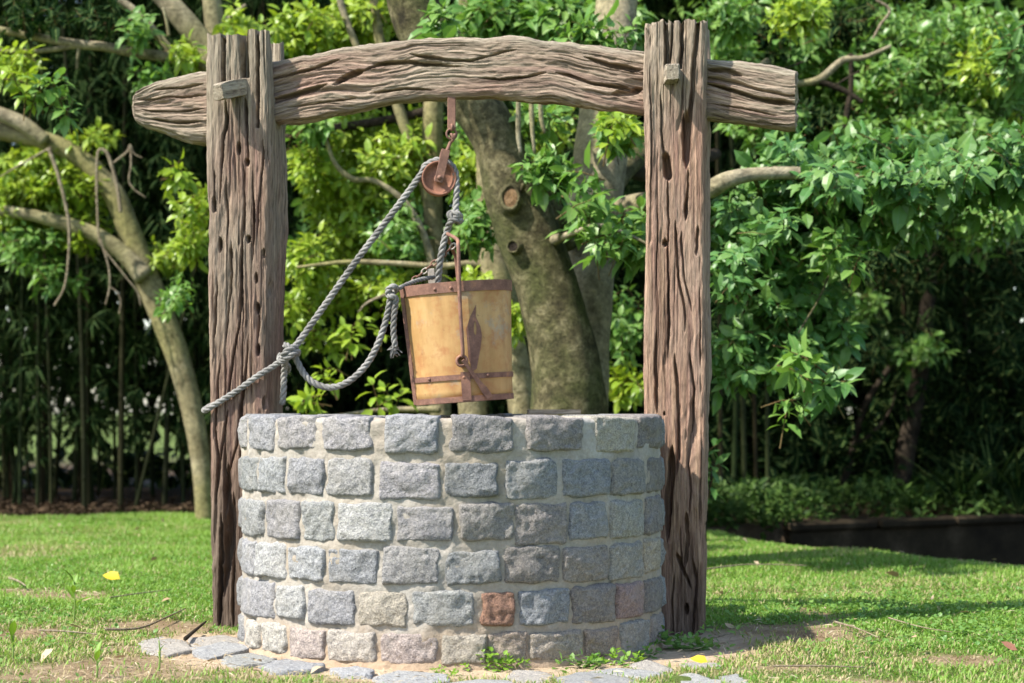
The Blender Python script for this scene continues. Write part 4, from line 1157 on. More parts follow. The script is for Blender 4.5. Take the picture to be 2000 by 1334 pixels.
# bail with its pivot eyes
zp = (0.36 - .5) * BH; yf = -0.192 * .95 - 0.016; yb = 0.178 * .95 + 0.012
z1 = (HZ - 480 - (HZ - 670)) * SC; z2 = (670 - 452) * SC
pf = [(XB - .006, yf, zp), (XB - .002, yf - .004, zp + .03), (XB - .001, yf - .010, zp + .17), (XB + .003, yf - .014, 0.5 * BH + .01), (XB + .008, yf - .01, z1 - .02), (XB + .004, yf + .03, z1 + .01), (XB - .03, -.045, z2 - .012), (XB - .04, 0.0, z2), (XB - .035, .045, z2 - .02), (XB - .02, yb - .03, z1 - .005), (XB - .012, yb, z1 - .04), (XB - .01, yb + .005, .5 * BH), (XB - .01, yb, zp)]
mb = MB(); S = spline(pf, 90); tube(mb, S, 0.0072, 10); fix_normals(mb.build("bail", M_IRON, bucket))
for (y, nm) in ((yf, "pivot_eye"), (yb, "pivot_eye")):
    mb = MB(); torus(mb, (XB - .008, y, zp - .012), 0.0185, 0.0058, (0.05, -1, 0), 24, 8); mb.build(nm, M_IRON, bucket)
mb = MB(); lathe(mb, [(0.016, .014), (.016, -.016)], (XB - .008, yf + .006, zp - .012), (0, -1, 0), 16); mb.build("pivot_boss", M_RUST, bucket)
# tipping lever
a = np.array([XB - .002, yf - .014, zp - .012]); b_ = np.array([.098, -.165, -.5 * BH + .004])
mb = MB(); ax = norm(b_ - a); M = np.eye(4); M[:3, 2] = ax; M[:3, 0] = norm(np.cross((0, -1, 0.2), ax)); M[:3, 1] = np.cross(M[:3, 2], M[:3, 0]); M[:3, 3] = a
L = np.linalg.norm(b_ - a)
V = np.array([[w_ * s1, 0.003 * s2, l] for l, w_ in ((-.004, .006), (L * .25, .0065), (L * .6, .0085), (L * .78, .013), (L, .012)) for s1, s2 in ((-1, -1), (1, -1), (1, 1), (-1, 1))])
V = V @ M[:3, :3].T + M[:3, 3]
mb.add(V, np.vstack([grid_quads(5, 4, True), [[0, 1, 2, 3], [19, 18, 17, 16]]])); fix_normals(mb.build("tipping_lever", M_IRON, bucket, False))
# chain from the bail to the low corner of the rim
iR = np.array(Matrix.Rotation(-TILT, 3, 'Y'))
def bl(px, py, dy=0.0): return iR @ (PV(px, py, dy) - BC)
cpts = spline([bl(889, 478, -.03), bl(868, 497, -.02), bl(838, 522, 0), bl(812, 543, .01), bl(792, 560, -.03)], 12)
chain = link("chain", None, bucket)
for i in range(11):
    c = (cpts[i] + cpts[i + 1]) / 2; d_ = norm(cpts[i + 1] - cpts[i])
    a0 = np.cross(d_, (0, -1, 0.15)) if i % 2 else np.cross(d_, np.cross(d_, (0, -1, 0.15)))
    mb = MB(); torus(mb, c, 0.0085, 0.0028, a0, 18, 7, (d_, 0.0055)); mb.build("link", M_IRON if i % 3 else M_STEEL, chain)
mb = MB(); M = np.eye(4); M[:3, 3] = bl(842, 538, .06); box(mb, (-.014, -.003, -.03), (.012, .003, .03), M, .0015); fix_normals(mb.build("catch_plate", M_STEEL, bucket, False))

# ------------------------------------------------------------------ rope
RP0 = W(565, 690, PD)
rope = thing("rope", "thick grey three-strand rope tied round a post, over the pulley and to the bucket", "rope", tuple(RP0))
def rope_line(pts, name, parent, rad=0.0128, pitch=0.074, sub=0.006, seed=0, taper=True):
    P = np.asarray(pts, float)
    Ln = np.linalg.norm(np.diff(P, axis=0), axis=1).sum() * 1.03
    n = max(16, int(Ln / sub))
    C = spline(P, n)
    T, N, B = frames(C)
    s_ = np.linspace(0, Ln, n)
    mb = MB()
    for k in range(3):
        ph = s_ / pitch * 2 * PI + k * 2 * PI / 3 + seed
        off = rad * 0.52
        Ck = C + off * (N * np.cos(ph)[:, None] + B * np.sin(ph)[:, None])
        tube(mb, Ck, rad * 0.535 * (1 + 0.05 * np.sin(s_ * 90 + k)), 8, True)
    return mb.build(name, M_ROPE, parent, base=RP0)
K1 = PV(568, 690, -0.03); K2 = PV(890, 424, -0.03); K3 = PV(769, 572, -0.10)
hoist = rope_line([K1 + (-.01, 0, -.008), PV(585, 668, -.028), PV(640, 590, -.02), PV(700, 505, -.012), PV(770, 412, -.006), PV(822, 341), PV(828, 327), PV(838, 319), PV(852, 313), PV(866, 314), PV(879, 320), PV(888, 332), PV(891, 348), PV(892, 372, -.004), PV(891, 400, -.012), K2 + (0, 0, .0)], "hoist_line", rope)
rope_line([K2 + (.006, 0, .012), K2 + (.012, -.02, .0), K2 + (-.006, -.026, -.012), K2 + (-.022, -.014, .006), K2 + (-.004, .022, .014), K2 + (.016, .012, -.008), K2 + (0.008, -.024, -.016), K2 + (-.016, -.024, -.02), PV(874, 452, -.03), PV(866, 480, -.03), PV(860, 512, -.02), PV(856, 545, 0), PV(854, 575, .03)], "bail_knot", rope, 0.0128, seed=1)
rope_line([K2 + (-.012, -.01, .012), K2 + (.008, -.03, .008), K2 + (.02, -.012, -.002), K2 + (.010, .014, -.01), K2 + (.014, -.012, -.022), K2 + (.026, -.018, -.012)], "knot_end", rope, 0.0115, seed=2)
# loop round the post: local frame -> world
def fw(x, y, z): 
    p = FO + FX * x + FY * y; return np.array([p[0], p[1], z])
def zpy(py, d=7.85): return CAM[2] - (py - HZ) / FPX * d
xl_, xr_ = onframe(408, 800)[0], onframe(521, 760)[0]
yo = 0.131
rope_line([K1 + (0, -.01, -.004), fw(xr_ + .03, -yo - .012, zpy(716)), fw(xr_ - .03, -yo - .020, zpy(735)), fw((xl_ + xr_) / 2, -yo - .014, zpy(764)), fw(xl_ + .03, -yo - .018, zpy(790)), fw(xl_ - .008, -yo - .010, zpy(801)), fw(xl_ - .024, -yo + .03, zpy(800)), fw(xl_ - .022, 0, zpy(790)), fw(xl_ - .02, yo - .02, zpy(778)), fw(xl_ + .02, yo + .022, zpy(772)), fw((xl_ + xr_) / 2, yo + .02, zpy(750)), fw(xr_ - .01, yo + .02, zpy(728)), fw(xr_ + .022, yo - .03, zpy(716)), fw(xr_ + .03, 0, zpy(704)), K1 + (0, .02, .006)], "post_loop", rope, 0.0118)
rope_line([K1 + (-.026, .0, -.018), K1 + (-.02, -.03, -.004), K1 + (.004, -.034, .016), K1 + (.022, -.01, .022), K1 + (.008, .024, .012), K1 + (-.018, .014, -.006), K1 + (-.016, -.022, -.022), K1 + (.012, -.034, -.006), K1 + (.03, -.008, .006), K1 + (.024, .018, -.006)], "post_knot", rope, 0.0122, seed=1)
rope_line([K1 + (-.018, -.01, .03), K1 + (-.006, -.03, .026), K1 + (.006, -.026, .004), K1 + (-.008, -.02, -.02), K1 + (-.03, -.012, -.032), K1 + (-.042, .006, -.022), K1 + (-.034, .016, -.004)], "post_knot", rope, 0.0115, seed=2)
rope_line([K1 + (-.02, .03, -.02), PV(553, 728, .03), PV(552, 760, .03), PV(549, 790, .04)], "hanging_end", rope, 0.0125)
rope_line([K1 + (.012, -.004, -.004), PV(582, 706, -.03), PV(597, 732, -.035), PV(617, 749, -.04), PV(645, 757, -.05), PV(675, 750, -.06), PV(703, 730, -.07), PV(728, 699, -.08), PV(748, 656, -.09), PV(760, 616, -.095), PV(765, 590, -.10), K3 + (0, 0, 0)], "slack_line", rope, 0.0128, seed=.5)
rope_line([K3 + (-.004, -.004, -.02), K3 + (-.016, -.016, .0), K3 + (0, -.022, .016), K3 + (.016, -.006, .012), K3 + (.006, .02, 0), K3 + (-.014, .008, -.008), K3 + (-.006, -.022, -.02), K3 + (.014, -.016, -.024), PV(776, 596, -.11), PV(773, 620, -.11), PV(772, 648, -.11), PV(775, 680, -.108)], "corner_knot", rope, 0.0118, pitch=.07, seed=1)
mb = MB()
for k in range(26):
    p = PV(775, 680, -.108) + rng.normal(0, .006, 3); tube(mb, np.array([p, p + rng.normal(0, .006, 3) + (0, 0, -.008), p + rng.normal(0, .01, 3) + (0, 0, -.018)]), .0022, 4)
mb.build("frayed_end", M_ROPE, rope, base=RP0)
rope_line([PV(783, 566, -.105), PV(800, 556, -.05), PV(822, 546, 0), PV(848, 540, .03)], "rim_lashing", rope, 0.009, pitch=.05)

# small board lying on the rim
mb = MB(); M = np.array(Matrix.Translation((0.16, 0.55, 0.8)) @ Matrix.Rotation(math.radians(3), 4, 'Z'))
box(mb, (-.10, -.045, 0.002), (.10, .045, 0.020), M, .002)
V = np.vstack(mb.v); mb.at = {"gc": [V[:, [1, 2, 0]]], "wear": [np.tile([[.5, 0, 0]], (len(V), 1))]}
o = fix_normals(mb.build("board", M_PEG, None, False)); tag(o, "small grey board lying flat on the far rim of the well", "board")

# ------------------------------------------------------------------ trees
UPV = np.array([0, 0, 1.0])
def axis_mix(n, out=(0, -0.35, 0.25), s=0.6): return norm(np.array(out) + rng.normal(0, s, (n, 3)))
LIT = [(80, 200, 11, .4), (60, 340, 15, .7), (150, 420, 15, .7), (330, 350, 13, .4), (370, 450, 13, .35), (640, 280, 13, .5), (740, 330, 13, .5), (620, 500, 13, .5), (730, 470, 13, .5), (690, 620, 13, .55), (600, 780, 11.5, .4),
       (750, 770, 11.5, .4), (640, 60, 13, .6), (1050, 50, 10, .6), (1180, 60, 10, .5), (930, 430, 11, .4), (1140, 400, 9.8, .4), (1010, 600, 11, .3), (1060, 700, 10.3, .45), (1160, 330, 10.7, .4), (1910, 180, 13, .6), (330, 650, 15, .4), (370, 850, 15, .4), (230, 400, 15, .3), (1480, 90, 13.8, .7), (1640, 110, 13.8, .8), (1800, 90, 13.6, .8), (1560, 230, 13.2, .6), (1900, 280, 13.2, .6), (1450, 420, 10.4, .5), (1620, 340, 10.3, .6), (1800, 330, 10.3, .6), (1530, 600, 10.4, .5), (700, 120, 14, .6), (850, 60, 13, .5)]
LITP = [(W(a, b_, c), r) for a, b_, c, r in LIT]
def sun_clear(C, pad=0.25):
    """True where a leaf clump at C would not stand between the sun and the sunlit sprays"""
    ok = np.ones(len(C), bool)
    for P, r in LITP:
        v = C - P; t = v @ SUN
        dist = np.linalg.norm(v - t[:, None] * SUN, axis=1)
        ok &= ~((t > 0.3) & (dist < r + pad))
    return ok
def shade_canopy(tree, n, lo, hi, L, mat, k=7, clear=True):  # leaves above the view, added for shade; gaps cut for the sunlit sprays
    C = rng.uniform(lo, hi, (n, 3))
    dens = fbm(C[:, 0] * 0.9, C[:, 1] * 0.9, C[:, 2] * 0.9, 91, 2)
    C = C[dens > -0.35]
    if clear: C = C[sun_clear(C)]
    tree.leaves(C, axis_mix(len(C), (0, 0, .4)), L, mat, k, twig=False, narrow=True, width=3.2)

def gbase(px, d): 
    p = W(px, 800, d); p[2] = 0; return p

# the big tree behind the well
main = Tree("forked_tree", "large tree with thick mottled forked trunk and sawn knots behind the bucket", "tree", gbase(1115, 10.5), M_BARK_MAIN)
def trunk_limb(tree, pts, d, name, mat, sides=26, rough=.09, n=70, seed=3):
    return tree.limb(pts, d, name, sides, rough, seed, mat, n)
trunk_limb(main, [(1112, 1135, 225), (1112, 1080, 190), (1113, 950, 160), (1112, 800, 148), (1103, 700, 136), (1085, 610, 126), (1060, 530, 120), (1030, 450, 122), (1002, 385, 112), (988, 330, 102), (965, 262, 96), (925, 195, 98), (872, 115, 104), (822, 40, 108), (795, -50, 104), (770, -160, 96), (760, -300, 80), (740, -450, 50)], 10.4, "trunk", M_BARK_MAIN)
trunk_limb(main, [(1135, 1125, 120, 10.7), (1135, 950, 105, 10.7), (1138, 800, 100, 10.7), (1142, 650, 98, 10.75), (1150, 520, 104, 10.85), (1162, 400, 112, 10.9), (1172, 300, 104, 10.95), (1184, 200, 94, 11), (1196, 100, 88, 11.0), (1206, 0, 82, 11.1), (1215, -150, 70, 11.2), (1230, -350, 40, 11.3)], None, "trunk", M_BARK_PALE)
main.limb([(1110, 480, 46, 10.7), (1085, 420, 42, 10.6), (1060, 380, 36, 10.6), (1040, 345, 26, 10.5)], None, "limb", 12)
main.limb([(1178, 430, 56, 10.9), (1230, 405, 46, 10.7), (1300, 385, 38, 10.4), (1380, 372, 36, 10.2), (1420, 352, 32, 10.1), (1470, 341, 29, 10.1), (1550, 338, 26, 10.1), (1650, 350, 20, 10.1), (1760, 345, 13, 10.2), (1880, 320, 6, 10.2)], None, "limb", 12, mat=M_BARK_PALE)
main.limb([(1195, 360, 50, 11.2), (1230, 320, 42, 11.3), (1290, 275, 36, 11.4), (1400, 200, 26, 11.6), (1500, 120, 16, 11.8)], None, "limb", 10)
main.limb([(1190, 300, 40, 11.3), (1240, 330, 44, 11.6), (1300, 330, 40, 12), (1400, 300, 20, 12.4)], None, "limb", 10, mat=M_BARK_DARK)
main.limb([(1550, 338, 10, 10.1), (1600, 400, 7, 10.2), (1630, 470, 6, 10.2), (1610, 560, 5, 10.1), (1560, 650, 4, 9.8)], None, "limb", 8)
main.limb([(1470, 341, 10, 10.1), (1500, 420, 7, 10.4), (1480, 520, 6, 10.4), (1450, 620, 4, 10.3)], None, "limb", 8)
main.limb([(1080, 470, 22, 10.3), (1120, 455, 12, 10.0), (1170, 440, 9, 9.9), (1230, 460, 7, 9.9), (1270, 480, 4, 9.9)], None, "limb", 8, mat=M_BARK_PALE)
for (px0, py0, px1, py1) in ((1013, 215, 1017, 300), (1038, 150, 1044, 300), (1055, 190, 1064, 260)):
    main.limb([(px0, py0 - 60, 9, 10.1), ((px0 + px1) / 2 - 3, (py0 + py1) / 2, 10, 10.1), (px1, py1, 6, 10.1)], None, "hanging_stem", 7, mat=M_BARK_PALE)
def knot(px, py, w, h, tw, d, out):
    """sawn branch stub: collar ring round a sunk, sawn face"""
    c = W(px, py, d); s = d / FPX; out = norm(np.array(out)); u = norm(np.cross(out, UPV)); v = np.cross(u, out)
    n = 26; t = np.arange(n) / n * 2 * PI; mb = MB(); rows = []
    for k, (r, o_) in enumerate(((1.9, -.08), (1.5, -.03), (1.2, .006), (1.02, .014), (.88, .010), (.82, .003))):
        q = c + (np.cos(t)[:, None] * u * w + np.sin(t)[:, None] * v * h) * s * r * (1 + .10 * vn(np.cos(t) * 2, np.sin(t) * 2, k * .3 + px, 5))[:, None] + out * o_
        rows.append(q)
    mb.add(np.vstack(rows), grid_quads(6, n, True)); o = fix_normals(mb.build("branch_collar", M_BARK_MAIN, main.root, base=main.base))
    f = MB(); rr = [rows[-1]] + [c + (rows[-1] - c) * a + out * (-.004 - b_) for a, b_ in ((.7, -.007), (.4, -.006), (.15, -.003))]
    f.add(np.vstack(rr + [[c + out * .002]]), grid_quads(4, n, True), np.stack([3 * n + np.arange(n), 3 * n + (np.arange(n) + 1) % n, np.full(n, 4 * n)], 1))
    f.build("sawn_face", M_CUT if tw > 25 else M_BARK_DARK, o, base=main.base)
knot(997, 386, 17, 22, 30, 10.225, (-0.1, -1, 0.12)); knot(1003, 482, 12, 11, 20, 10.25, (-.5, -1, 0.0))
main.limb([(1020, 372, 10, 10.25), (1024, 356, 8, 10.18), (1018, 345, 5, 10.15)], None, "dead_twig", 7); main.limb([(1022, 362, 9, 10.2), (1032, 352, 7, 10.15), (1050, 348, 4, 10.15)], None, "dead_twig", 7)
# its foliage: singly built sprays where leaves can be told apart, masses elsewhere
main.single_blob(7, 1120, 370, 9.8, 80, 70, .15, .125, M_LF_MID, 9, spread=(30, 95), droop=.35)
main.single_blob(5, 1200, 455, 9.8, 60, 35, .12, .125, M_LF_MID, 9, spread=(30, 95), droop=.35)
main.single_blob(3, 1195, 240, 9.9, 45, 25, .08, .14, M_LF_BRIGHT, 8, spread=(20, 70), droop=.9)
main.single_blob(8, 1570, 700, 9.6, 65, 60, .15, .125, M_LF_MID, 8, spread=(35, 95), droop=.4)
main.single_blob(3, 1625, 740, 9.7, 45, 30, .10, .15, M_LF_BLUE, 8, spread=(35, 95), droop=.4)
main.single_blob(3, 1540, 795, 9.6, 25, 22, .08, .115, M_LF_MID, 7, spread=(35, 95), droop=.7)
main.blob(30, 1070, 330, 10.1, 60, 50, .2, .10, M_LF_MID, 8, droop=.35)
main.blob(20, 1180, 430, 10.1, 80, 60, .2, .115, M_LF_MID, 8, droop=.35)
main.blob(26, 1250, 470, 10.2, 50, 60, .2, .115, M_LF_MID, 8, droop=.35)
for (n, px, py, rx, ry, d, L, m_) in ((90, 1450, 420, 90, 80, 10.5, .12, M_LF_BLUE), (110, 1560, 330, 130, 70, 10.4, .12, M_LF_BLUE), (120, 1700, 330, 130, 80, 10.5, .125, M_LF_BLUE), (110, 1840, 320, 120, 70, 10.4, .13, M_LF_BLUE), (100, 1960, 330, 90, 80, 10.5, .13, M_LF_BLUE),
                                 (110, 1620, 440, 130, 60, 10.6, .12, M_LF_BLUE), (80, 1760, 420, 110, 50, 10.6, .12, M_LF_BLUE), (120, 1470, 560, 90, 110, 10.5, .115, M_LF_BLUE), (120, 1560, 590, 90, 100, 10.6, .12, M_LF_BLUE), (80, 1450, 690, 70, 70, 10.5, .115, M_LF_BLUE), (70, 1540, 680, 80, 60, 10.5, .12, M_LF_BLUE), (60, 1610, 640, 60, 60, 10.6, .13, M_LF_BLUE), (26, 1640, 480, 50, 40, 10.0, .12, M_LF_MID), (40, 1620, 350, 70, 35, 9.85, .115, M_LF_BLUE), (44, 1740, 350, 80, 35, 9.85, .115, M_LF_BLUE), (40, 1850, 330, 80, 30, 9.9, .115, M_LF_BLUE), (24, 1500, 440, 50, 40, 9.9, .11, M_LF_BLUE), (30, 1440, 520, 50, 60, 9.9, .11, M_LF_BLUE)):
    main.blob(int(n * .75), px, py, d, rx, ry, .42, L * .95, m_, 8, droop=.4, width=1.12)
for (n, px, py, rx, ry, d, L, m_) in ((70, 960, 45, 70, 60, 11.8, .145, M_LF_MID), (80, 1080, 40, 80, 60, 11.8, .15, M_LF_MID), (80, 1200, 45, 80, 60, 11.8, .15, M_LF_MID), (40, 1150, 95, 80, 30, 11.8, .14, M_LF_MID), (30, 1060, 220, 60, 25, 10.4, .11, M_LF_MID), (30, 1210, 235, 40, 25, 10.3, .12, M_LF_BRIGHT)):
    main.blob(int(n * .8), px, py, d, rx, ry, .3, L, m_, 8, droop=.35)
main.blob(22, 1160, 60, 10.3, 90, 50, .12, .125, M_LF_MID, 8, droop=.4); main.blob(10, 870, 40, 10.1, 50, 40, .1, .12, M_LF_MID, 8, droop=.4); main.blob(10, 1200, 250, 10.2, 50, 40, .1, .12, M_LF_MID, 8, droop=.5)
shade_canopy(main, 900, (-1.5, 4.2, 4.3), (4.5, 7.0, 7.0), .16, M_LF_MID)
main.finish()

# slender olive-barked tree beside it
olive = Tree("slender_tree", "slender olive-barked tree leaning just behind the bucket", "tree", gbase(1035, 12), M_BARK_OLIVE)
trunk_limb(olive, [(1045, 1090, 66), (1030, 900, 56), (1015, 760, 54), (992, 640, 58), (972, 540, 62), (960, 450, 54), (952, 360, 42), (945, 260, 34), (925, 120, 30), (905, -40, 26), (890, -250, 16)], 12, "trunk", M_BARK_OLIVE, 16, .05, 40)
trunk_limb(olive, [(1000, 1080, 60), (960, 960, 54), (925, 820, 56), (920, 700, 50), (930, 600, 40)], 12.1, "trunk", M_BARK_OLIVE, 14, .05, 24)
olive.limb([(970, 520, 20, 12), (920, 515, 14, 12), (860, 520, 12, 12), (780, 515, 11, 12), (680, 512, 9, 12), (580, 522, 5, 12)], None, "limb", 8)
olive.blob(30, 930, 430, 11.3, 40, 60, .2, .105, M_LF_MID, 8, droop=.4); olive.blob(14, 1012, 605, 11.3, 20, 40, .12, .105, M_LF_BRIGHT, 8, droop=.4)
olive.blob(20, 925, 560, 11.6, 40, 40, .2, .10, M_LF_BRIGHT, 8)
shade_canopy(olive, 260, (-2.2, 4.0, 4.3), (1.0, 6.5, 7.0), .15, M_LF_MID)
olive.finish()

# multi-stemmed tree seen between post and bucket
stem = Tree("multi_stemmed_tree", "thin multi-stemmed tree with bright sprays between the roped post and bucket", "tree", gbase(870, 13), M_BARK_PALE)
trunk_limb(stem, [(868, 1065, 46), (862, 900, 44), (856, 700, 42), (850, 590, 40), (847, 480, 38), (845, 350, 38), (846, 230, 40), (852, 120, 36), (860, -20, 30), (870, -250, 18)], 13, "trunk", M_BARK_OLIVE, 14, .05, 40)
stem.limb([(862, 560, 30), (850, 450, 26), (822, 335, 24), (785, 230, 22), (758, 140, 20), (735, 40, 18), (720, -120, 12)], 12.9, "limb", 10, mat=M_BARK_OLIVE)
stem.limb([(856, 590, 20), (835, 480, 15), (795, 400, 12), (735, 355, 11), (690, 350, 11), (655, 320, 9), (636, 270, 7), (620, 220, 5)], 12.7, "limb", 8)
stem.limb([(845, 215, 22), (770, 232, 19), (690, 245, 18), (610, 257, 16), (540, 272, 12)], 13.1, "limb", 8, mat=M_BARK_DARK)
stem.limb([(700, 100, 14), (670, 20, 14), (650, -60, 12)], 12.9, "limb", 8)
stem.limb([(860, 800, 14), (760, 800, 10), (700, 806, 7), (650, 812, 4)], 11.6, "limb", 8)
stem.limb([(780, 565, 8), (720, 590, 5), (700, 610, 3)], 12.5, "dead_twig", 6, mat=M_TWIG)
stem.single_blob(5, 600, 780, 11.3, 36, 22, .1, .115, M_LF_BRIGHT, 8, spread=(35, 95), droop=.4)
stem.single_blob(5, 755, 765, 11.3, 40, 32, .1, .115, M_LF_BRIGHT, 8, spread=(35, 95), droop=.5)
stem.single_blob(5, 690, 640, 12, 60, 25, .12, .105, M_LF_BRIGHT, 8, spread=(35, 95), droop=.4)
stem.single_blob(3, 635, 715, 11.5, 30, 18, .1, .11, M_LF_BRIGHT, 8, spread=(35, 95), droop=.4)
for (n, px, py, rx, ry, L, m_) in ((24, 612, 240, 40, 24, .12, M_LF_MID), (40, 690, 280, 60, 40, .10, M_LF_BRIGHT), (50, 770, 300, 70, 60, .10, M_LF_BRIGHT), (40, 830, 260, 50, 50, .10, M_LF_BRIGHT), (60, 700, 370, 70, 60, .10, M_LF_BRIGHT), (45, 640, 400, 50, 50, .10, M_LF_BRIGHT), (70, 700, 460, 90, 60, .095, M_LF_BRIGHT), (55, 600, 500, 50, 60, .095, M_LF_BRIGHT), (50, 780, 450, 60, 70, .095, M_LF_MID), (55, 680, 560, 80, 50, .095, M_LF_BRIGHT), (34, 600, 600, 40, 50, .095, M_LF_BRIGHT), (30, 760, 560, 60, 40, .095, M_LF_BRIGHT), (18, 830, 480, 40, 60, .095, M_LF_MID), (16, 640, 660, 60, 30, .09, M_LF_BRIGHT),
                             (70, 600, 60, 80, 50, .11, M_LF_BRIGHT), (60, 680, 40, 70, 50, .10, M_LF_BRIGHT), (30, 560, 100, 40, 20, .12, M_LF_MID), (40, 740, 20, 50, 40, .10, M_LF_BRIGHT), (40, 880, 60, 50, 50, .10, M_LF_MID), (40, 600, 320, 40, 50, .10, M_LF_BRIGHT), (50, 830, 330, 50, 60, .095, M_LF_BRIGHT), (40, 720, 250, 70, 30, .10, M_LF_BRIGHT), (30, 920, 320, 30, 60, .10, M_LF_BRIGHT), (26, 980, 240, 40, 40, .10, M_LF_BRIGHT), (26, 1080, 250, 50, 60, .10, M_LF_BRIGHT), (34, 1220, 620, 40, 90, .10, M_LF_MID), (34, 1225, 740, 30, 60, .10, M_LF_BRIGHT)):
    stem.blob(int(n * 1.15), px, py, 13 + rng.uniform(-.3, .4), rx, ry, .3, L, m_, 8, droop=.35)
stem.blob(150, 680, 400, 14.6, 150, 220, .4, .12, M_LF_MID, 8); stem.blob(60, 960, 330, 14.6, 110, 160, .4, .12, M_LF_MID, 8)
shade_canopy(stem, 900, (-3.2, 5.0, 4.4), (1.0, 8.5, 7.5), .16, M_LF_BRIGHT)
stem.finish()

# tree whose trunk stands behind the roped post
hid = Tree("branching_tree", "tree with pale branches spreading up and sideways behind the roped post top", "tree", gbase(482, 13.2), M_BARK_PALE)
trunk_limb(hid, [(485, 1065, 84), (482, 800, 74), (474, 600, 68), (462, 400, 62), (448, 250, 58), (438, 170, 56)], 13.2, "trunk", M_BARK_PALE, 16, .05, 40)
hid.limb([(440, 180, 50), (425, 90, 40), (416, 20, 38), (408, -60, 34), (400, -250, 20)], 13.2, "limb", 10)
hid.limb([(440, 190, 50), (408, 105, 46), (372, 55, 45), (330, 5, 42), (285, -45, 38), (220, -150, 24)], 13.1, "limb", 12)
hid.limb([(400, 70, 16), (440, 40, 12), (480, 10, 8)], 13.2, "limb", 8)
hid.limb([(440, 160, 26), (390, 126, 23), (330, 112, 22), (270, 104, 20), (210, 92, 18), (150, 86, 18), (90, 76, 16), (0, 58, 14), (-80, 40, 10)], 12.9, "limb", 10)
hid.limb([(155, 88, 12), (100, 97, 10), (50, 101, 9), (-20, 98, 6)], 12.9, "limb", 8)
hid.limb([(370, 150, 14), (330, 95, 16), (295, 55, 17), (262, 20, 16), (225, -8, 15), (160, -60, 10)], 12.9, "limb", 8)
hid.limb([(330, 70, 7), (325, 40, 6), (318, 15, 4)], 12.9, "dead_twig", 6); hid.limb([(155, 88, 9), (152, 110, 7), (150, 135, 5)], 12.9, "dead_twig", 6)
hid.single_blob(9, 100, 185, 11, 75, 60, .15, .12, M_LF_MID, 9, spread=(35, 95), droop=.5)
hid.single_blob(3, 40, 150, 11, 40, 30, .15, .14, M_LF_BRIGHT, 8, spread=(35, 95), droop=.6)
hid.single_blob(5, 340, 330, 12.5, 50, 45, .12, .115, M_LF_BRIGHT, 9, spread=(35, 95), droop=.6)
for (n, px, py, rx, ry, L, m_) in ((20, 265, 55, 40, 30, .105, M_LF_MID), (22, 300, 150, 50, 28, .105, M_LF_MID), (22, 365, 110, 30, 40, .10, M_LF_BRIGHT), (22, 380, 400, 40, 60, .10, M_LF_BRIGHT), (30, 370, 470, 40, 30, .10, M_LF_BRIGHT), (14, 340, 560, 40, 40, .10, M_LF_MID), (22, 30, 120, 50, 40, .11, M_LF_BRIGHT), (22, 470, 40, 50, 40, .11, M_LF_BRIGHT), (18, 60, 20, 80, 25, .11, M_LF_BAMBOO), (18, 200, 30, 80, 30, .10, M_LF_BAMBOO)):
    hid.blob(n, px, py, 12.8, rx, ry, .3, L, m_, 8, droop=.4)
shade_canopy(hid, 1100, (-5.5, 4.5, 4.4), (-1.5, 8.0, 7.0), .16, M_LF_MID)
hid.finish()

# leaning tree on the far left of the lawn
lean = Tree("leaning_tree", "leaning tree with smooth curved forked trunk at the lawn edge", "tree", gbase(398, 15.4), M_BARK_OLIVE)
trunk_limb(lean, [(402, 1025, 43.0), (398, 980, 36.1), (392, 900, 37.8), (375, 800, 43.0), (348, 700, 46.4), (314, 610, 49.9), (280, 530, 51.6), (248, 440, 44.7), (220, 375, 43.0), (165, 315, 37.8), (95, 277, 36.1), (0, 256, 34.4), (-100, 235, 31.0), (-260, 180, 22.4)], 15.2, "trunk", M_BARK_OLIVE, 18, .04, 60)
lean.limb([(282, 540, 39.6), (245, 500, 36.1), (195, 462, 32.7), (130, 438, 27.5), (60, 420, 24.9), (0, 411, 23.2), (-100, 395, 17.2)], 15.1, "limb", 12, mat=M_BARK_PALE)
lean.limb([(-20, 215, 25.8), (40, 240, 29.2), (90, 275, 25.8)], 15.1, "limb", 10, mat=M_BARK_PALE)
lean.limb([(236, 415, 7.9), (228, 360, 7.4), (212, 305, 6.9), (200, 292, 5.8), (191, 300, 5.3), (189, 360, 4.8), (192, 450, 4.2), (196, 480, 3.1)], 14.9, "dead_twig", 7, mat=M_TWIG)
lean.limb([(222, 318, 4.2), (248, 297, 4.2), (254, 284, 4.8), (256, 320, 3.7), (252, 352, 3.7), (262, 370, 3.1), (285, 386, 2.1)], 14.9, "dead_twig", 7, mat=M_TWIG)
lean.limb([(256, 284, 2.6), (262, 300, 2.1), (278, 308, 1.6)], 14.9, "dead_twig", 6, mat=M_TWIG)
lean.limb([(95, 290, 7.4), (110, 330, 7.4), (126, 390, 6.9), (135, 440, 6.3), (134, 500, 4.8), (126, 560, 4.2), (106, 597, 3.7)], 14.9, "dead_twig", 7, mat=M_TWIG)
lean.limb([(100, 288, 4.2), (60, 310, 3.7), (25, 330, 3.1), (0, 345, 2.1)], 14.9, "dead_twig", 7, mat=M_TWIG)
lean.limb([(196, 468, 4.2), (212, 520, 3.7), (214, 560, 3.7), (206, 595, 2.6)], 14.9, "dead_twig", 6, mat=M_TWIG)
lean.limb([(214, 560, 3.1), (228, 570, 2.6), (236, 590, 2.6), (232, 614, 2.1)], 14.9, "dead_twig", 6, mat=M_TWIG)
lean.limb([(205, 490, 3.1), (245, 540, 3.1), (268, 570, 2.6), (275, 598, 2.1)], 14.9, "dead_twig", 6, mat=M_TWIG)
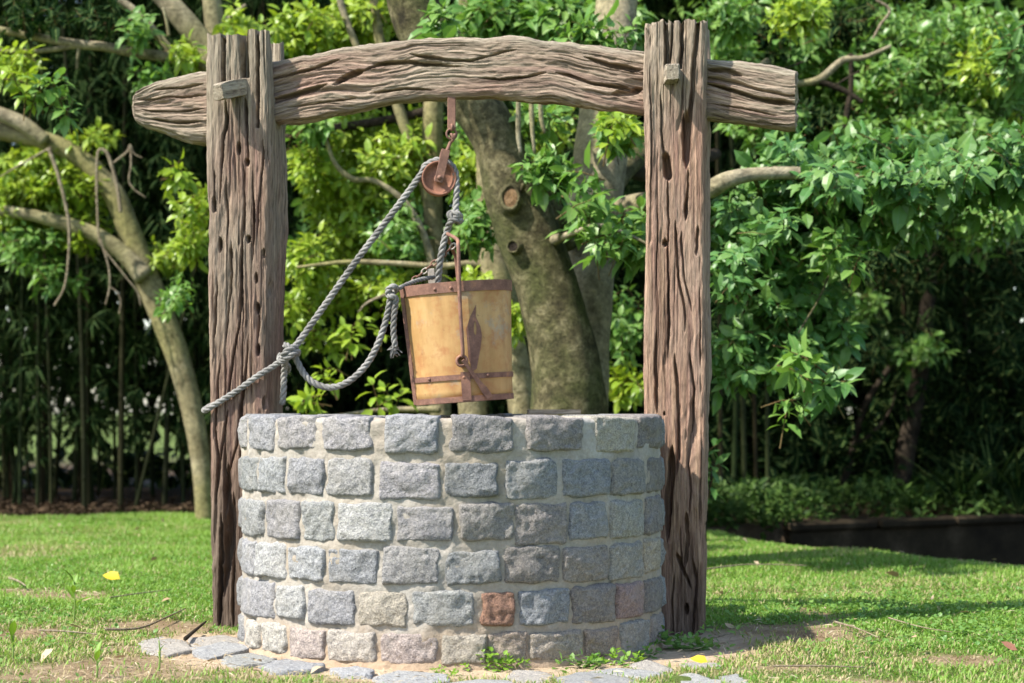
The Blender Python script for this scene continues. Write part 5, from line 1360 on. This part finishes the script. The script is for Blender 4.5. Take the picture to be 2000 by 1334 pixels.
for (n, px, py, rx, ry, L, m_) in ((130, 60, 330, 90, 50, .105, M_LF_BRIGHT), (130, 130, 370, 90, 60, .105, M_LF_BRIGHT), (110, 40, 400, 70, 60, .105, M_LF_BRIGHT), (55, 160, 450, 60, 40, .10, M_LF_BRIGHT), (55, 60, 480, 90, 50, .10, M_LF_MID), (14, 180, 265, 60, 20, .11, M_LF_BRIGHT), (26, 100, 540, 80, 40, .10, M_LF_MID), (20, 330, 500, 40, 40, .10, M_LF_BRIGHT)):
    lean.blob(n, px, py, 15.3, rx, ry, .35, L, m_, 8, droop=.35)
shade_canopy(lean, 1100, (-8.0, 5.5, 4.4), (-3.5, 10.5, 7.5), .17, M_LF_BRIGHT)
lean.finish()

# shaded trees beyond the pond
back1 = Tree("shaded_tree", "dark shaded tree with two leaning stems beyond the pond wall", "tree", gbase(1760, 17), M_BARK_DARK)
trunk_limb(back1, [(1745, 1005, 46), (1760, 930, 40), (1785, 800, 36), (1800, 700, 34), (1815, 560, 30), (1840, 380, 26), (1860, 150, 22), (1880, -100, 14)], 17, "trunk", M_BARK_DARK, 12, .06, 30)
trunk_limb(back1, [(1632, 1005, 20), (1648, 940, 17), (1668, 870, 15), (1690, 790, 13), (1740, 715, 11), (1790, 650, 8)], 17, "trunk", M_BARK_DARK, 10, .06, 24)
back1.limb([(1668, 870, 9), (1705, 845, 8), (1740, 800, 6), (1750, 760, 5)], 17, "limb", 7)
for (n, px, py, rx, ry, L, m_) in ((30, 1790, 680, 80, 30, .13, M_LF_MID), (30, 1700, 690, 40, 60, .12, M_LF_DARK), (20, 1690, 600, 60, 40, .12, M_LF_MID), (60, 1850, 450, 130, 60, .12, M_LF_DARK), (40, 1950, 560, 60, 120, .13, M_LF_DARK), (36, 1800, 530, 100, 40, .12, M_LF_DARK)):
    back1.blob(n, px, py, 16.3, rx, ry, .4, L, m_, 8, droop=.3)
back1.finish()
back2 = Tree("leafy_tree", "tall leafy tree filling the corner above the pond with mid-green foliage", "tree", gbase(2050, 14.2), M_BARK_DARK)
trunk_limb(back2, [(2060, 1030, 60), (2050, 800, 54), (2060, 500, 48), (2050, 250, 44), (2070, 0, 36), (2080, -250, 20)], 14.2, "trunk", M_BARK_DARK, 12, .06, 30)
back2.limb([(2060, 300, 26), (1950, 210, 20), (1850, 170, 15), (1780, 130, 9)], 13.8, "limb", 8)
back2.limb([(1555, 165, 13), (1600, 155, 15), (1640, 122, 14), (1660, 115, 13), (1690, 112, 10), (1740, 90, 7)], 13.2, "limb", 8, mat=M_BARK_PALE)
back2.limb([(1600, 158, 12), (1650, 178, 12), (1685, 200, 9)], 13.2, "limb", 8); back2.limb([(1662, 105, 10), (1662, 170, 11), (1655, 215, 11), (1650, 250, 9)], 13.2, "limb", 8, mat=M_BARK_DARK)
back2.limb([(1712, 0, 6), (1738, 20, 6), (1720, 48, 6), (1705, 75, 4)], 13, "vine", 6, mat=M_TWIG); back2.limb([(1530, 135, 4), (1570, 120, 4)], 13, "dead_twig", 5); back2.limb([(1628, 168, 4), (1680, 138, 4)], 13, "dead_twig", 5)
for (n, px, py, rx, ry, L, m_, d) in ((70, 1900, 60, 110, 60, .10, M_LF_MID, 13.3), (80, 1940, 170, 90, 70, .10, M_LF_MID, 13.3), (60, 1820, 150, 80, 70, .10, M_LF_MID, 13.5), (50, 1970, 270, 60, 50, .10, M_LF_BRIGHT, 13.3), (60, 1760, 60, 80, 60, .10, M_LF_MID, 13.8), (50, 1650, 40, 90, 40, .11, M_LF_DARK, 14), (40, 1560, 20, 60, 30, .11, M_LF_BRIGHT, 12.5), (50, 1470, 70, 80, 60, .11, M_LF_DARK, 14), (50, 1760, 210, 80, 40, .10, M_LF_MID, 13.6), (50, 1580, 230, 100, 40, .10, M_LF_DARK, 13.8), (40, 1690, 260, 80, 30, .10, M_LF_MID, 13.4), (40, 1450, 180, 60, 60, .11, M_LF_DARK, 14), (30, 1990, 90, 30, 50, .13, M_LF_BLUE, 11.5), (70, 1430, 120, 70, 70, .11, M_LF_MID, 13.6), (70, 1560, 90, 90, 50, .11, M_LF_MID, 14), (60, 1680, 110, 80, 60, .11, M_LF_MID, 14), (70, 1850, 250, 100, 50, .11, M_LF_MID, 13.2), (60, 1740, 160, 80, 50, .10, M_LF_MID, 13.4), (50, 1930, 120, 60, 80, .10, M_LF_BRIGHT, 13.0), (60, 1500, 230, 90, 40, .11, M_LF_MID, 13.2), (60, 1950, 420, 80, 60, .11, M_LF_MID, 12.8), (60, 1700, 500, 120, 40, .11, M_LF_DARK, 13), (60, 1420, 30, 60, 40, .11, M_LF_MID, 13), (240, 1560, 120, 190, 130, .12, M_LF_MID, 14.8), (240, 1800, 140, 210, 140, .12, M_LF_MID, 14.8), (160, 1900, 380, 130, 110, .12, M_LF_MID, 14.2), (120, 1700, 420, 150, 80, .12, M_LF_MID, 14.4)):
    back2.blob(n, px, py, d, rx, ry, .4, L, m_, 8, droop=.3)
shade_canopy(back2, 1300, (0.5, 8.2, 3.9), (7.5, 12.5, 6.5), .19, M_LF_MID)
shade_canopy(back2, 1500, (1.5, 5.0, 4.3), (8.0, 11.5, 7.5), .17, M_LF_MID)
back2.finish()

# big-leaved seedling by the right post
sp = Tree("seedling", "small big-leaved seedling peeping out beside the reddish post", "plant", gbase(1392, 10.8), M_BARK_DARK)
sp.limb([(1376, 1105, 6), (1380, 1000, 5), (1394, 900, 5)], 10.8, "stem", 6)
sp.single_leaves(np.array([W(1400, 868, 10.7), W(1405, 905, 10.7), W(1392, 935, 10.7), W(1380, 890, 10.7)]), axis_mix(4, (.4, -.3, .4), .3), .12, M_LF_BLUE, 6, droop=.4)
sp.finish()

# ------------------------------------------------------------------ bamboo thicket
def culm_mesh(seed, H=7.5):
    r = np.random.default_rng(seed); mb = MB(); zz = []; rr = []
    z = 0.0; R0 = r.uniform(.014, .024)
    while z < H:
        Rz = R0 * (1 - .75 * z / H); il = r.uniform(.26, .34)
        zz += [z, z + .006, z + .012, z + .03, z + il - .02]; rr += [Rz, Rz * 1.13, Rz * 1.0, Rz * .97, Rz * .97]; z += il
    zz = np.array(zz); bend = r.uniform(-.012, .012, 2)
    C = np.c_[bend[0] * zz ** 2, bend[1] * zz ** 2, zz]
    tube(mb, C, np.array(rr), 9, True)
    return mb.mesh("culm", M_CULM)
def bamboo_leaves(seed, z0, H=7.5, n=1900, low=0.06):
    global rng
    keep = rng; rng = np.random.default_rng(seed); mb = MB()
    z = np.where(rng.random(n // 7) < low, rng.uniform(z0 * .5, z0, n // 7), z0 + (H - z0) * rng.random(n // 7) ** 0.8)
    a = rng.uniform(0, 6.28, n // 7); rad = rng.uniform(.1, .85, n // 7) * sstep(0.2, z0 + .8, z)
    C = np.c_[np.cos(a) * rad, np.sin(a) * rad, z]
    A = norm(np.c_[np.cos(a), np.sin(a), np.full(len(a), -.5)] + rng.normal(0, .3, (len(a), 3)))
    P, D, U, L = rosettes(C, A, np.full(len(C), .19), 7, (15, 75), .55)
    leaf_mesh(mb, P, D, U, L, 1.25, True, .1)
    me = mb.mesh("foliage", M_LF_BAMBOO, False); rng = keep
    return me
CULMS = [culm_mesh(s) for s in range(5)]
FOLS = [bamboo_leaves(20 + s, z) for s, z in enumerate((0.9, 1.2, 1.5, 0.8))]
FOLS_R = [bamboo_leaves(40 + s, z) for s, z in enumerate((1.0, 1.3, 1.7))]
def bamboo(px, d, lean, label, group, fol, green=True):
    b = gbase(px, d); o = thing("bamboo", label, "bamboo", tuple(b), (lean[0], lean[1], rng.uniform(0, 6.28)), group)
    s = rng.uniform(.85, 1.15); o.scale = (s, s, rng.uniform(.9, 1.1))
    link("culm", CULMS[rng.integers(len(CULMS))], o)
    if fol is not None: link("foliage", fol[rng.integers(len(fol))], o, "stuff")
for i in range(84):
    px = rng.uniform(-420, 560); d = rng.uniform(16.6, 19.8)
    bamboo(px, d, rng.normal(0, .035, 2), "upright bamboo stalk in the shaded thicket behind the leaning tree", "bamboo thicket behind the leaning tree", FOLS if rng.random() < .85 else None)
for i in range(26):
    px = rng.uniform(560, 1250); d = rng.uniform(17, 19.5)
    bamboo(px, d, rng.normal(0, .04, 2), "shaded bamboo stalk glimpsed between roped post and bucket", "bamboo between the posts", FOLS_R)
for i in range(40):
    px = rng.uniform(1330, 2250); d = rng.uniform(17.2, 20)
    bamboo(px, d, rng.normal(0, .04, 2), "shaded bamboo stalk standing beyond the pond wall", "bamboo beyond the pond", FOLS_R)
for px, py2, d in (("nearest the reddish post", 1408, 15.4), ("second from the reddish post", 1432, 15.8), ("third from the reddish post", 1455, 15.6), ("furthest from the reddish post", 1500, 15.2), ("fourth from the reddish post", 1478, 16)):
    bamboo(py2, d, rng.normal(0, .015, 2), "green bamboo stalk, %s of the five beside it" % px, "green bamboo by the reddish post", None)
for px, d, lx, wh in ((165, 16.2, .0, "middle one of three"), (235, 16.4, .01, "one of three nearest the leaning tree"), (100, 16.5, -.01, "one of three furthest from the leaning tree")):
    bamboo(px, d, (0, lx), "green bamboo stalk at the thicket front, " + wh, "green stalks at the thicket front", None)
o = thing("bamboo", "thin bamboo stalk slanting across the thicket beside the leaning tree", "bamboo", tuple(gbase(262, 16.3)), (0, math.radians(14), 0)); o.scale = (.8, .8, .8); link("culm", CULMS[1], o)

# wood closing the view behind the thicket
mb = MB()
def wall_fol(n, x0, x1, y0, y1, z0, z1, L):
    C = np.c_[rng.uniform(x0, x1, n), rng.uniform(y0, y1, n), rng.uniform(z0, z1, n)]
    P, D, U, Ls = rosettes(C, axis_mix(n, (0, -.5, .2)), np.full(n, L), 7, (30, 100), .4); leaf_mesh(mb, P, D, U, Ls, 4.0, True, .1)
wall_fol(1100, -15, -8, 11.0, 15.5, 0.0, 8.8, .5)
wall_fol(2600, -8, 1.5, 13.2, 15.5, 1.15, 8.8, .45)
wall_fol(900, -4, 3, 12.8, 15.5, 2.0, 7.0, .45)
wall_fol(600, -2.2, 1.5, 13.2, 15.5, 0.0, 1.4, .42)
wall_fol(150, -8, -2.2, 13.2, 15.5, 0.0, 0.35, .3)
wall_fol(30, -8, -2.2, 13.2, 15.5, 0.35, 1.3, .3)
wall_fol(700, 9, 14, 11.5, 16, 0.0, 8.8, .5)
wall_fol(2900, 1.5, 9, 13.2, 16, 0.0, 8.8, .45)
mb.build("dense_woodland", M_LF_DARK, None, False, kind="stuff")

# low plants along the far bank
mb = MB(); n = 620
x = rng.uniform(1.3, 4.6, n); y = pond_far(x) + rng.uniform(0.05, 1.9, n) ** 1.1
z = rng.uniform(0.02, .26, n) * sstep(0, .5, y - pond_far(x) + .12)
C = np.c_[x, y, z + .03]
P, D, U, Ls = rosettes(C, axis_mix(n, (0, -.2, .7), .4), rng.uniform(.06, .11, n), 8, (35, 100), .25); leaf_mesh(mb, P, D, U, Ls, 1.2)
n = 130; C = np.c_[rng.uniform(1.32, 1.95, n), rng.uniform(6.9, 7.7, n), rng.uniform(.03, .3, n)]
P, D, U, Ls = rosettes(C, axis_mix(n, (0, -.2, .7), .4), rng.uniform(.06, .09, n), 8, (35, 100), .25); leaf_mesh(mb, P, D, U, Ls, 1.2)
mb.build("bank_undergrowth", M_LF_SHADE, None, False, kind="stuff")
mb = MB(); n = 900
C = np.c_[rng.uniform(1.4, 6.0, n), rng.uniform(9.3, 11.5, n), rng.uniform(.0, 1.5, n) ** 1.15]
P, D, U, Ls = rosettes(C, axis_mix(n, (0, -.4, .4), .5), rng.uniform(.12, .2, n), 8, (35, 100), .3); leaf_mesh(mb, P, D, U, Ls, 1.1)
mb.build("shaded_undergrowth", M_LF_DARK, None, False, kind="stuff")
for i, (px, d, h) in enumerate(((1875, 15.9, .75), (1940, 16.0, .9), (1990, 15.8, .8))):
    b = gbase(px, d); o = thing("strap_leaved_plant", ("strap-leaved plant above the pond wall, furthest from the corner", "strap-leaved plant in the middle of the three above the pond wall", "strap-leaved plant above the pond wall, nearest the corner")[i], "plant", tuple(b), group="strap-leaved plants")
    mb = MB(); n = 26; a = rng.uniform(0, 6.28, n); D = norm(np.c_[np.cos(a) * .5, np.sin(a) * .5, np.full(n, 1.0)]); leaf_mesh(mb, D * .03, D, np.c_[np.cos(a), np.sin(a), np.full(n, .4)] * -1, np.full(n, h) * rng.uniform(.6, 1, n), .55, True, .35)
    mb.build("blades", M_LF_DARK, o, False, kind="stuff")

# ------------------------------------------------------------------ lawn
from math import floor
def in_poly(x, y, P):
    r = np.zeros(len(x), bool); j = len(P) - 1
    for i in range(len(P)):
        c = ((P[i, 1] > y) != (P[j, 1] > y)) & (x < (P[j, 0] - P[i, 0]) * (y - P[i, 1]) / (P[j, 1] - P[i, 1] + 1e-12) + P[i, 0]); r ^= c; j = i
    return r
def in_posts(x, y):
    lx = (x - FO[0]) * FX[0] + (y - FO[1]) * FX[1]; ly = (x - FO[0]) * FY[0] + (y - FO[1]) * FY[1]
    return (np.abs(ly) < .15) & ((np.abs(lx - onframe(460, 1200)[0]) < .13) | (np.abs(lx - onframe(1317, 1200)[0]) < .13))
def lawn_points(n):
    d = 5.6 + (16.9 - 5.6) * rng.random(n) ** 0.85
    x = rng.uniform(-1, 1, n) * (0.315 * d + .3); y = d + CAM[1]
    # thin evenly: sampling above already favours the near ground
    r = np.hypot(x - WELL_C[0], y)
    ok = (r > .765) & ~pond_in(x, y - .1) & (mould_mask(x, y) < rng.random(n) * .9 + .05) & ~in_posts(x, y)
    for P in PAVE_W: ok &= ~in_poly(x, y, P)
    ok &= rng.random(n) > dirt_mask(x, y) * 1.06
    hidden = (np.abs(x - WELL_C[0]) < .70 * (y + 7.3) / 7.3) & (y > 0.3) & (y < 6)      # behind the wall
    ok &= ~(hidden & (rng.random(n) < .85))
    return x[ok], y[ok], d[ok]
x, y, d = lawn_points(720000)
n = len(x)
dry = sstep(.25, 1.0, fbm(x * 1.1, y * 1.1, 0, 201, 4) + .35 * rng.normal(size=n) + .5 * dirt_mask(x, y) + .6 * sstep(0.5, -0.8, y))
lush = fbm(x * 2.1, y * 2.1, 0, 207, 3)
scale = (1 + .07 * (d - 6))
L = rng.uniform(.012, .031, n) * (1 + .35 * lush) * (0.9 + .03 * (d - 6)); wd_ = rng.uniform(.0014, .0029, n) * scale * np.where(d < 9.5, 1, 1.5)
a = rng.uniform(0, 6.28, n); tl = rng.uniform(.25, 1.15, n)
hd = np.c_[np.cos(a), np.sin(a), np.zeros(n)]; sd_ = np.c_[-np.sin(a), np.cos(a), np.zeros(n)]
B0 = np.c_[x, y, ground_z(x, y) - .002]
mid = B0 + L[:, None] * (.5 * np.sin(tl)[:, None] * hd + (.55 * np.cos(tl * .6))[:, None] * UPV); tip = mid + L[:, None] * (.55 * np.sin(tl * 1.5)[:, None] * hd + (.45 * np.cos(tl * 1.25))[:, None] * UPV)
V = np.stack([B0 - sd_ * wd_[:, None], B0 + sd_ * wd_[:, None], mid - sd_ * wd_[:, None] * .85, mid + sd_ * wd_[:, None] * .85, tip], 1)
o5 = (np.arange(n) * 5)[:, None]
rv = np.clip(.45 + .45 * lush + .30 * rng.normal(size=n), 0, .94); rv = np.where(rng.random(n) < .09 + .60 * dry, .985, rv)
near = d < 9.5
mb = MB(); mb.add(V, np.array([[0, 1, 3, 2]]) + o5[near], np.vstack([np.array([[2, 3, 4]]) + o5[near], np.array([[0, 1, 4]]) + o5[~near]]), lf=np.stack([np.repeat(rv, 5), np.full(5 * n, .9), np.zeros(5 * n)], 1))
mb.build("grass", M_GRASS, None, False, kind="stuff")

# clover-like weeds in the turf
mb = MB(); n = 2600
x = np.r_[rng.normal(1.75, .55, n // 2), rng.normal(-1.75, .5, n // 4), rng.uniform(-2.5, 2.5, n // 4)]; y = np.r_[rng.normal(.9, .7, n // 2), rng.normal(.6, .8, n // 4), rng.uniform(-1, 4, n // 4)]
ok = (np.hypot(x - WELL_C[0], y) > .80) & (dirt_mask(x, y) < .7) & ~in_posts(x, y) & (y < pond_near(x) - .2)
for P in PAVE_W: ok &= ~in_poly(x, y, P)
x, y = x[ok], y[ok]; C = np.c_[x, y, ground_z(x, y) + .022]
P, D, U, Ls = rosettes(C, axis_mix(len(C), (0, 0, 1), .2), rng.uniform(.018, .032, len(C)), 5, (60, 95), .0); leaf_mesh(mb, P, D, U, Ls, 1.7)
mb.build("clover", M_LF_MID, None, False, kind="stuff")

# dry straw and leaf fragments
mb = MB(); n = 9000
x = rng.uniform(-2.3, 2.8, n); y = -1.4 + 4.5 * rng.random(n) ** 1.6
pr = .16 + .84 * dirt_mask(x, y); ok = (np.hypot(x - WELL_C[0], y) > .79) & (rng.random(n) < pr) & ~in_posts(x, y)
x, y = x[ok], y[ok]; n = len(x); a = rng.uniform(0, 6.28, n)
D = np.c_[np.cos(a), np.sin(a), rng.normal(0, .12, n)]
leaf_mesh(mb, np.c_[x, y, ground_z(x, y) + .008 + .012 * rng.random(n) + .02 * np.isin(np.arange(n), [])], D, np.tile(UPV, (n, 1)) + rng.normal(0, .4, (n, 3)), rng.uniform(.012, .06, n), .7, True, .1)
mb.build("dry_straw", M_STRAW, None, False, kind="stuff")
# leaf mould under the thicket
mb = MB(); n = 11000; x = rng.uniform(-5.2, 4.6, n); y = 8.6 + rng.exponential(.9, n)
ok = (rng.random(n) < .25 + mould_mask(x, y)) & ~pond_in(x, y) & (y < 12); x, y = x[ok], y[ok]; n = len(x); a = rng.uniform(0, 6.28, n)
leaf_mesh(mb, np.c_[x, y, ground_z(x, y) + .02 + .05 * rng.random(n)], np.c_[np.cos(a), np.sin(a), rng.normal(0, .25, n)], np.tile(UPV, (n, 1)) + rng.normal(0, .6, (n, 3)), rng.uniform(.03, .085, n), .8, False, .1)
mb.build("leaf_litter", M_LITTER, None, False, kind="stuff")

# fallen leaves one can count
FL = []
for i in range(4):
    mb = MB(); leaf_mesh(mb, np.array([[0, -.5, 0.02]]), np.array([[0, 1.0, 0]]), np.array([[0, 0, 1.0]]), np.ones(1), (1.0, 1.3, .8, 1.15)[i], False, (-.25, .2, -.5, .35)[i]); FL.append(mb)
FLD = [m_.mesh("fallen_leaf", M_LF_FALLEN) for m_ in FL]; FLY = FL[1].mesh("fallen_leaf", M_LF_YELLOW)
def fallen(px, py, L, label, group=None, me=None, tilt=.2):
    p = G(px, py); p[2] = float(ground_z(np.array(p[0]), np.array(p[1]))) + .030
    L *= .85; o = link("fallen_leaf", me or FLD[rng.integers(4)]); o.location = p; o.rotation_euler = (rng.normal(0, tilt), rng.normal(0, tilt), rng.uniform(0, 6.28)); o.scale = (L, L, L)
    if me is not None: o.rotation_mode = 'ZXY'; o.rotation_euler = (0.75, 0.1, 1.2); o.location[2] += 0.012
    tag(o, label, "leaf", group)
fallen(217, 1138, .115, "bright yellow fallen leaf on the grass beyond the roped post", me=FLY, tilt=.35)
fallen(1745, 1134, .085, "pale curled fallen leaf standing up on the sunny lawn", tilt=.6)
fallen(1970, 1284, .07, "reddish brown fallen leaf in the near corner of the lawn", me=FL[0].mesh("fallen_leaf", M_RUST), tilt=.4)
fallen(1365, 1314, .07, "golden fallen leaf lying among the paving stones", me=FLY)
for px, py in ((268, 1043), (310, 1028), (500, 1300), (110, 1035), (60, 1260), (30, 1060), (215, 1055), (305, 1100), (140, 1250), (360, 1298), (150, 1068), (1470, 1108), (1660, 1110), (1480, 1165), (1560, 1172), (1410, 1168), (1460, 1063), (1650, 1062), (1950, 1107), (1930, 1195), (1780, 1258), (1880, 1210), (1820, 1180), (1590, 1130), (1760, 1092), (1700, 1300), (1460, 1255), (1420, 1240), (90, 1300), (230, 1310), (420, 1310), (620, 1318), (270, 1215), (330, 1185), (180, 1190), (1530, 1290), (1850, 1310)):
    fallen(px + rng.uniform(-8, 8), py, rng.uniform(.035, .07), "dry brown fallen leaf lying on the lawn", "dry leaves scattered on the lawn", tilt=.3)
# fallen stems
def stick(pts, r, label, mat=M_TWIG):
    P = np.array([G(a_, b_) for a_, b_ in pts]); P[:, 2] = ground_z(P[:, 0], P[:, 1]) + .028
    S = spline(P, 14); mb = MB(); tube(mb, S, np.linspace(r, r * .5, 14), 6, True, .1, 30); o = mb.build("fallen_stick", mat, base=S[0]); o.location = S[0]; tag(o, label, "stick", "sticks on the lawn")
stick([(205, 1248), (270, 1243), (325, 1222), (362, 1204)], 0.0053, "long brown stick reaching towards the roped post")
stick([(215, 1180), (270, 1172), (335, 1160)], 0.0030, "thin straw stem on the grass beyond the long brown stick")
stick([(75, 1254), (130, 1255), (190, 1258)], 0.0037, "pale straw stem lying near the weed sprout")
stick([(1380, 1120), (1450, 1112), (1520, 1111), (1575, 1112)], 0.0045, "long pale stem on the lawn behind the reddish post")
stick([(1630, 1230), (1670, 1240), (1715, 1252)], 0.0045, "short pale stick beside the bare soil patch")
stick([(1510, 1319), (1600, 1318), (1690, 1316)], 0.0030, "thin straw stem along the front of the lawn")
stick([(1360, 1262), (1395, 1255), (1432, 1247)], 0.0045, "short straw stem by the foot of the reddish post")
stick([(18, 1138), (35, 1146), (50, 1158)], 0.0060, "stubby pale stick by the lawn's edge")
stick([(1735, 1222), (1800, 1236), (1860, 1246)], 0.0030, "thin straw stem in the shaded turf")
# dead leaf sheath on the paving
stick([(362, 1258), (378, 1244), (402, 1226)], 0.0083, "dark curled leaf sheath against the paving by the roped post", M_BARK_DARK)

# weeds with their own shape
def sprout(px, py, h, n, label, mat, L=.07, spread=(20, 70)):
    b = G(px, py); b[2] = float(ground_z(np.array(b[0]), np.array(b[1])))
    o = thing("weed", label, "weed", tuple(b))
    mb = MB(); tube(mb, spline([(0, 0, -.01), (.004, 0, h * .5), (0, .004, h)], 8), np.linspace(.004, .002, 8), 6); mb.build("stem", mat, o)
    for k in range(n):
        a_ = k * 2.4 + rng.uniform(0, 1); z = h * (.45 + .55 * k / max(1, n - 1)); el = math.radians(rng.uniform(*spread))
        me = MB(); D = np.array([[math.cos(a_) * math.sin(el), math.sin(a_) * math.sin(el), math.cos(el)]])
        leaf_mesh(me, np.array([[0, 0, z]]), D, np.array([[0, 0, 1.0]]) - D * .2, np.array([L * rng.uniform(.7, 1.1)]), .75, False, .15); me.build("leaf", mat, o)
M_LF_SPR = mat_leaf("leaf_sprout", (0.13, 0.26, 0.02), (0.18, 0.32, 0.03), (0.3, 0.5, 0.02), .3, .5, .3)
M_LF_SPR.name = "leaf_sprout"
sprout(144, 1222, .155, 5, "tall light green weed sprout on the lawn", M_LF_SPR, .075)
sprout(24, 1300, .10, 4, "green shoot in the near grass by the lawn's edge", M_LF_SPR, .07, (5, 25))
sprout(310, 1312, .095, 2, "single slanting green shoot in front of the paving", M_LF_SPR, .05, (5, 25))
sprout(188, 1330, .06, 4, "broad-leaved shoot at the front of the lawn", M_LF_SPR, .06, (10, 35))
def weed_patch(c, n, r, L, label, mat, hgt=.03):
    b = np.array([c[0], c[1], float(ground_z(np.array(c[0]), np.array(c[1])))]); o = thing("weed", label, "weed", tuple(b))
    C = np.c_[rng.normal(0, r, n), rng.normal(0, r * .35, n), rng.uniform(.008, hgt, n)]
    mb = MB(); P, D, U, Ls = rosettes(C, axis_mix(n, (0, -.2, 1), .3), np.full(n, L), 6, (40, 95), .05); leaf_mesh(mb, P, D, U, Ls, 1.5); mb.build("foliage", mat, o, False, kind="stuff")
weed_patch(G(948, 1302), 14, .05, .028, "yellow-green weed growing up the well foot at the front", M_LF_SPR, .07)
weed_patch(G(1000, 1301), 11, .05, .026, "low yellow-green weed beside the front weed at the well foot", M_LF_SPR, .04)
weed_patch(G(1150, 1298), 14, .06, .036, "broad-leaved green weed at the well foot above the paving", M_LF_MID, .05)
weed_patch(G(1205, 1292), 12, .05, .032, "bright green weed between the well foot and the paving's end", M_LF_SPR, .05)
weed_patch(G(1255, 1278), 9, .05, .032, "small weed against the curved well foot", M_LF_MID, .06)
weed_patch(G(1340, 1262), 32, .10, .040, "dark green weed clump at the foot of the reddish post", M_LF_MID, .09)
weed_patch(G(705, 1290), 10, .03, .02, "tiny green weed in the soil at the well foot", M_LF_SPR, .03)
weed_patch(G(872, 1312), 9, .03, .022, "tiny green weed between two paving stones", M_LF_SPR, .03)
weed_patch(G(548, 1276), 8, .03, .02, "tiny green weed beside the stone with a split face", M_LF_SPR, .03)
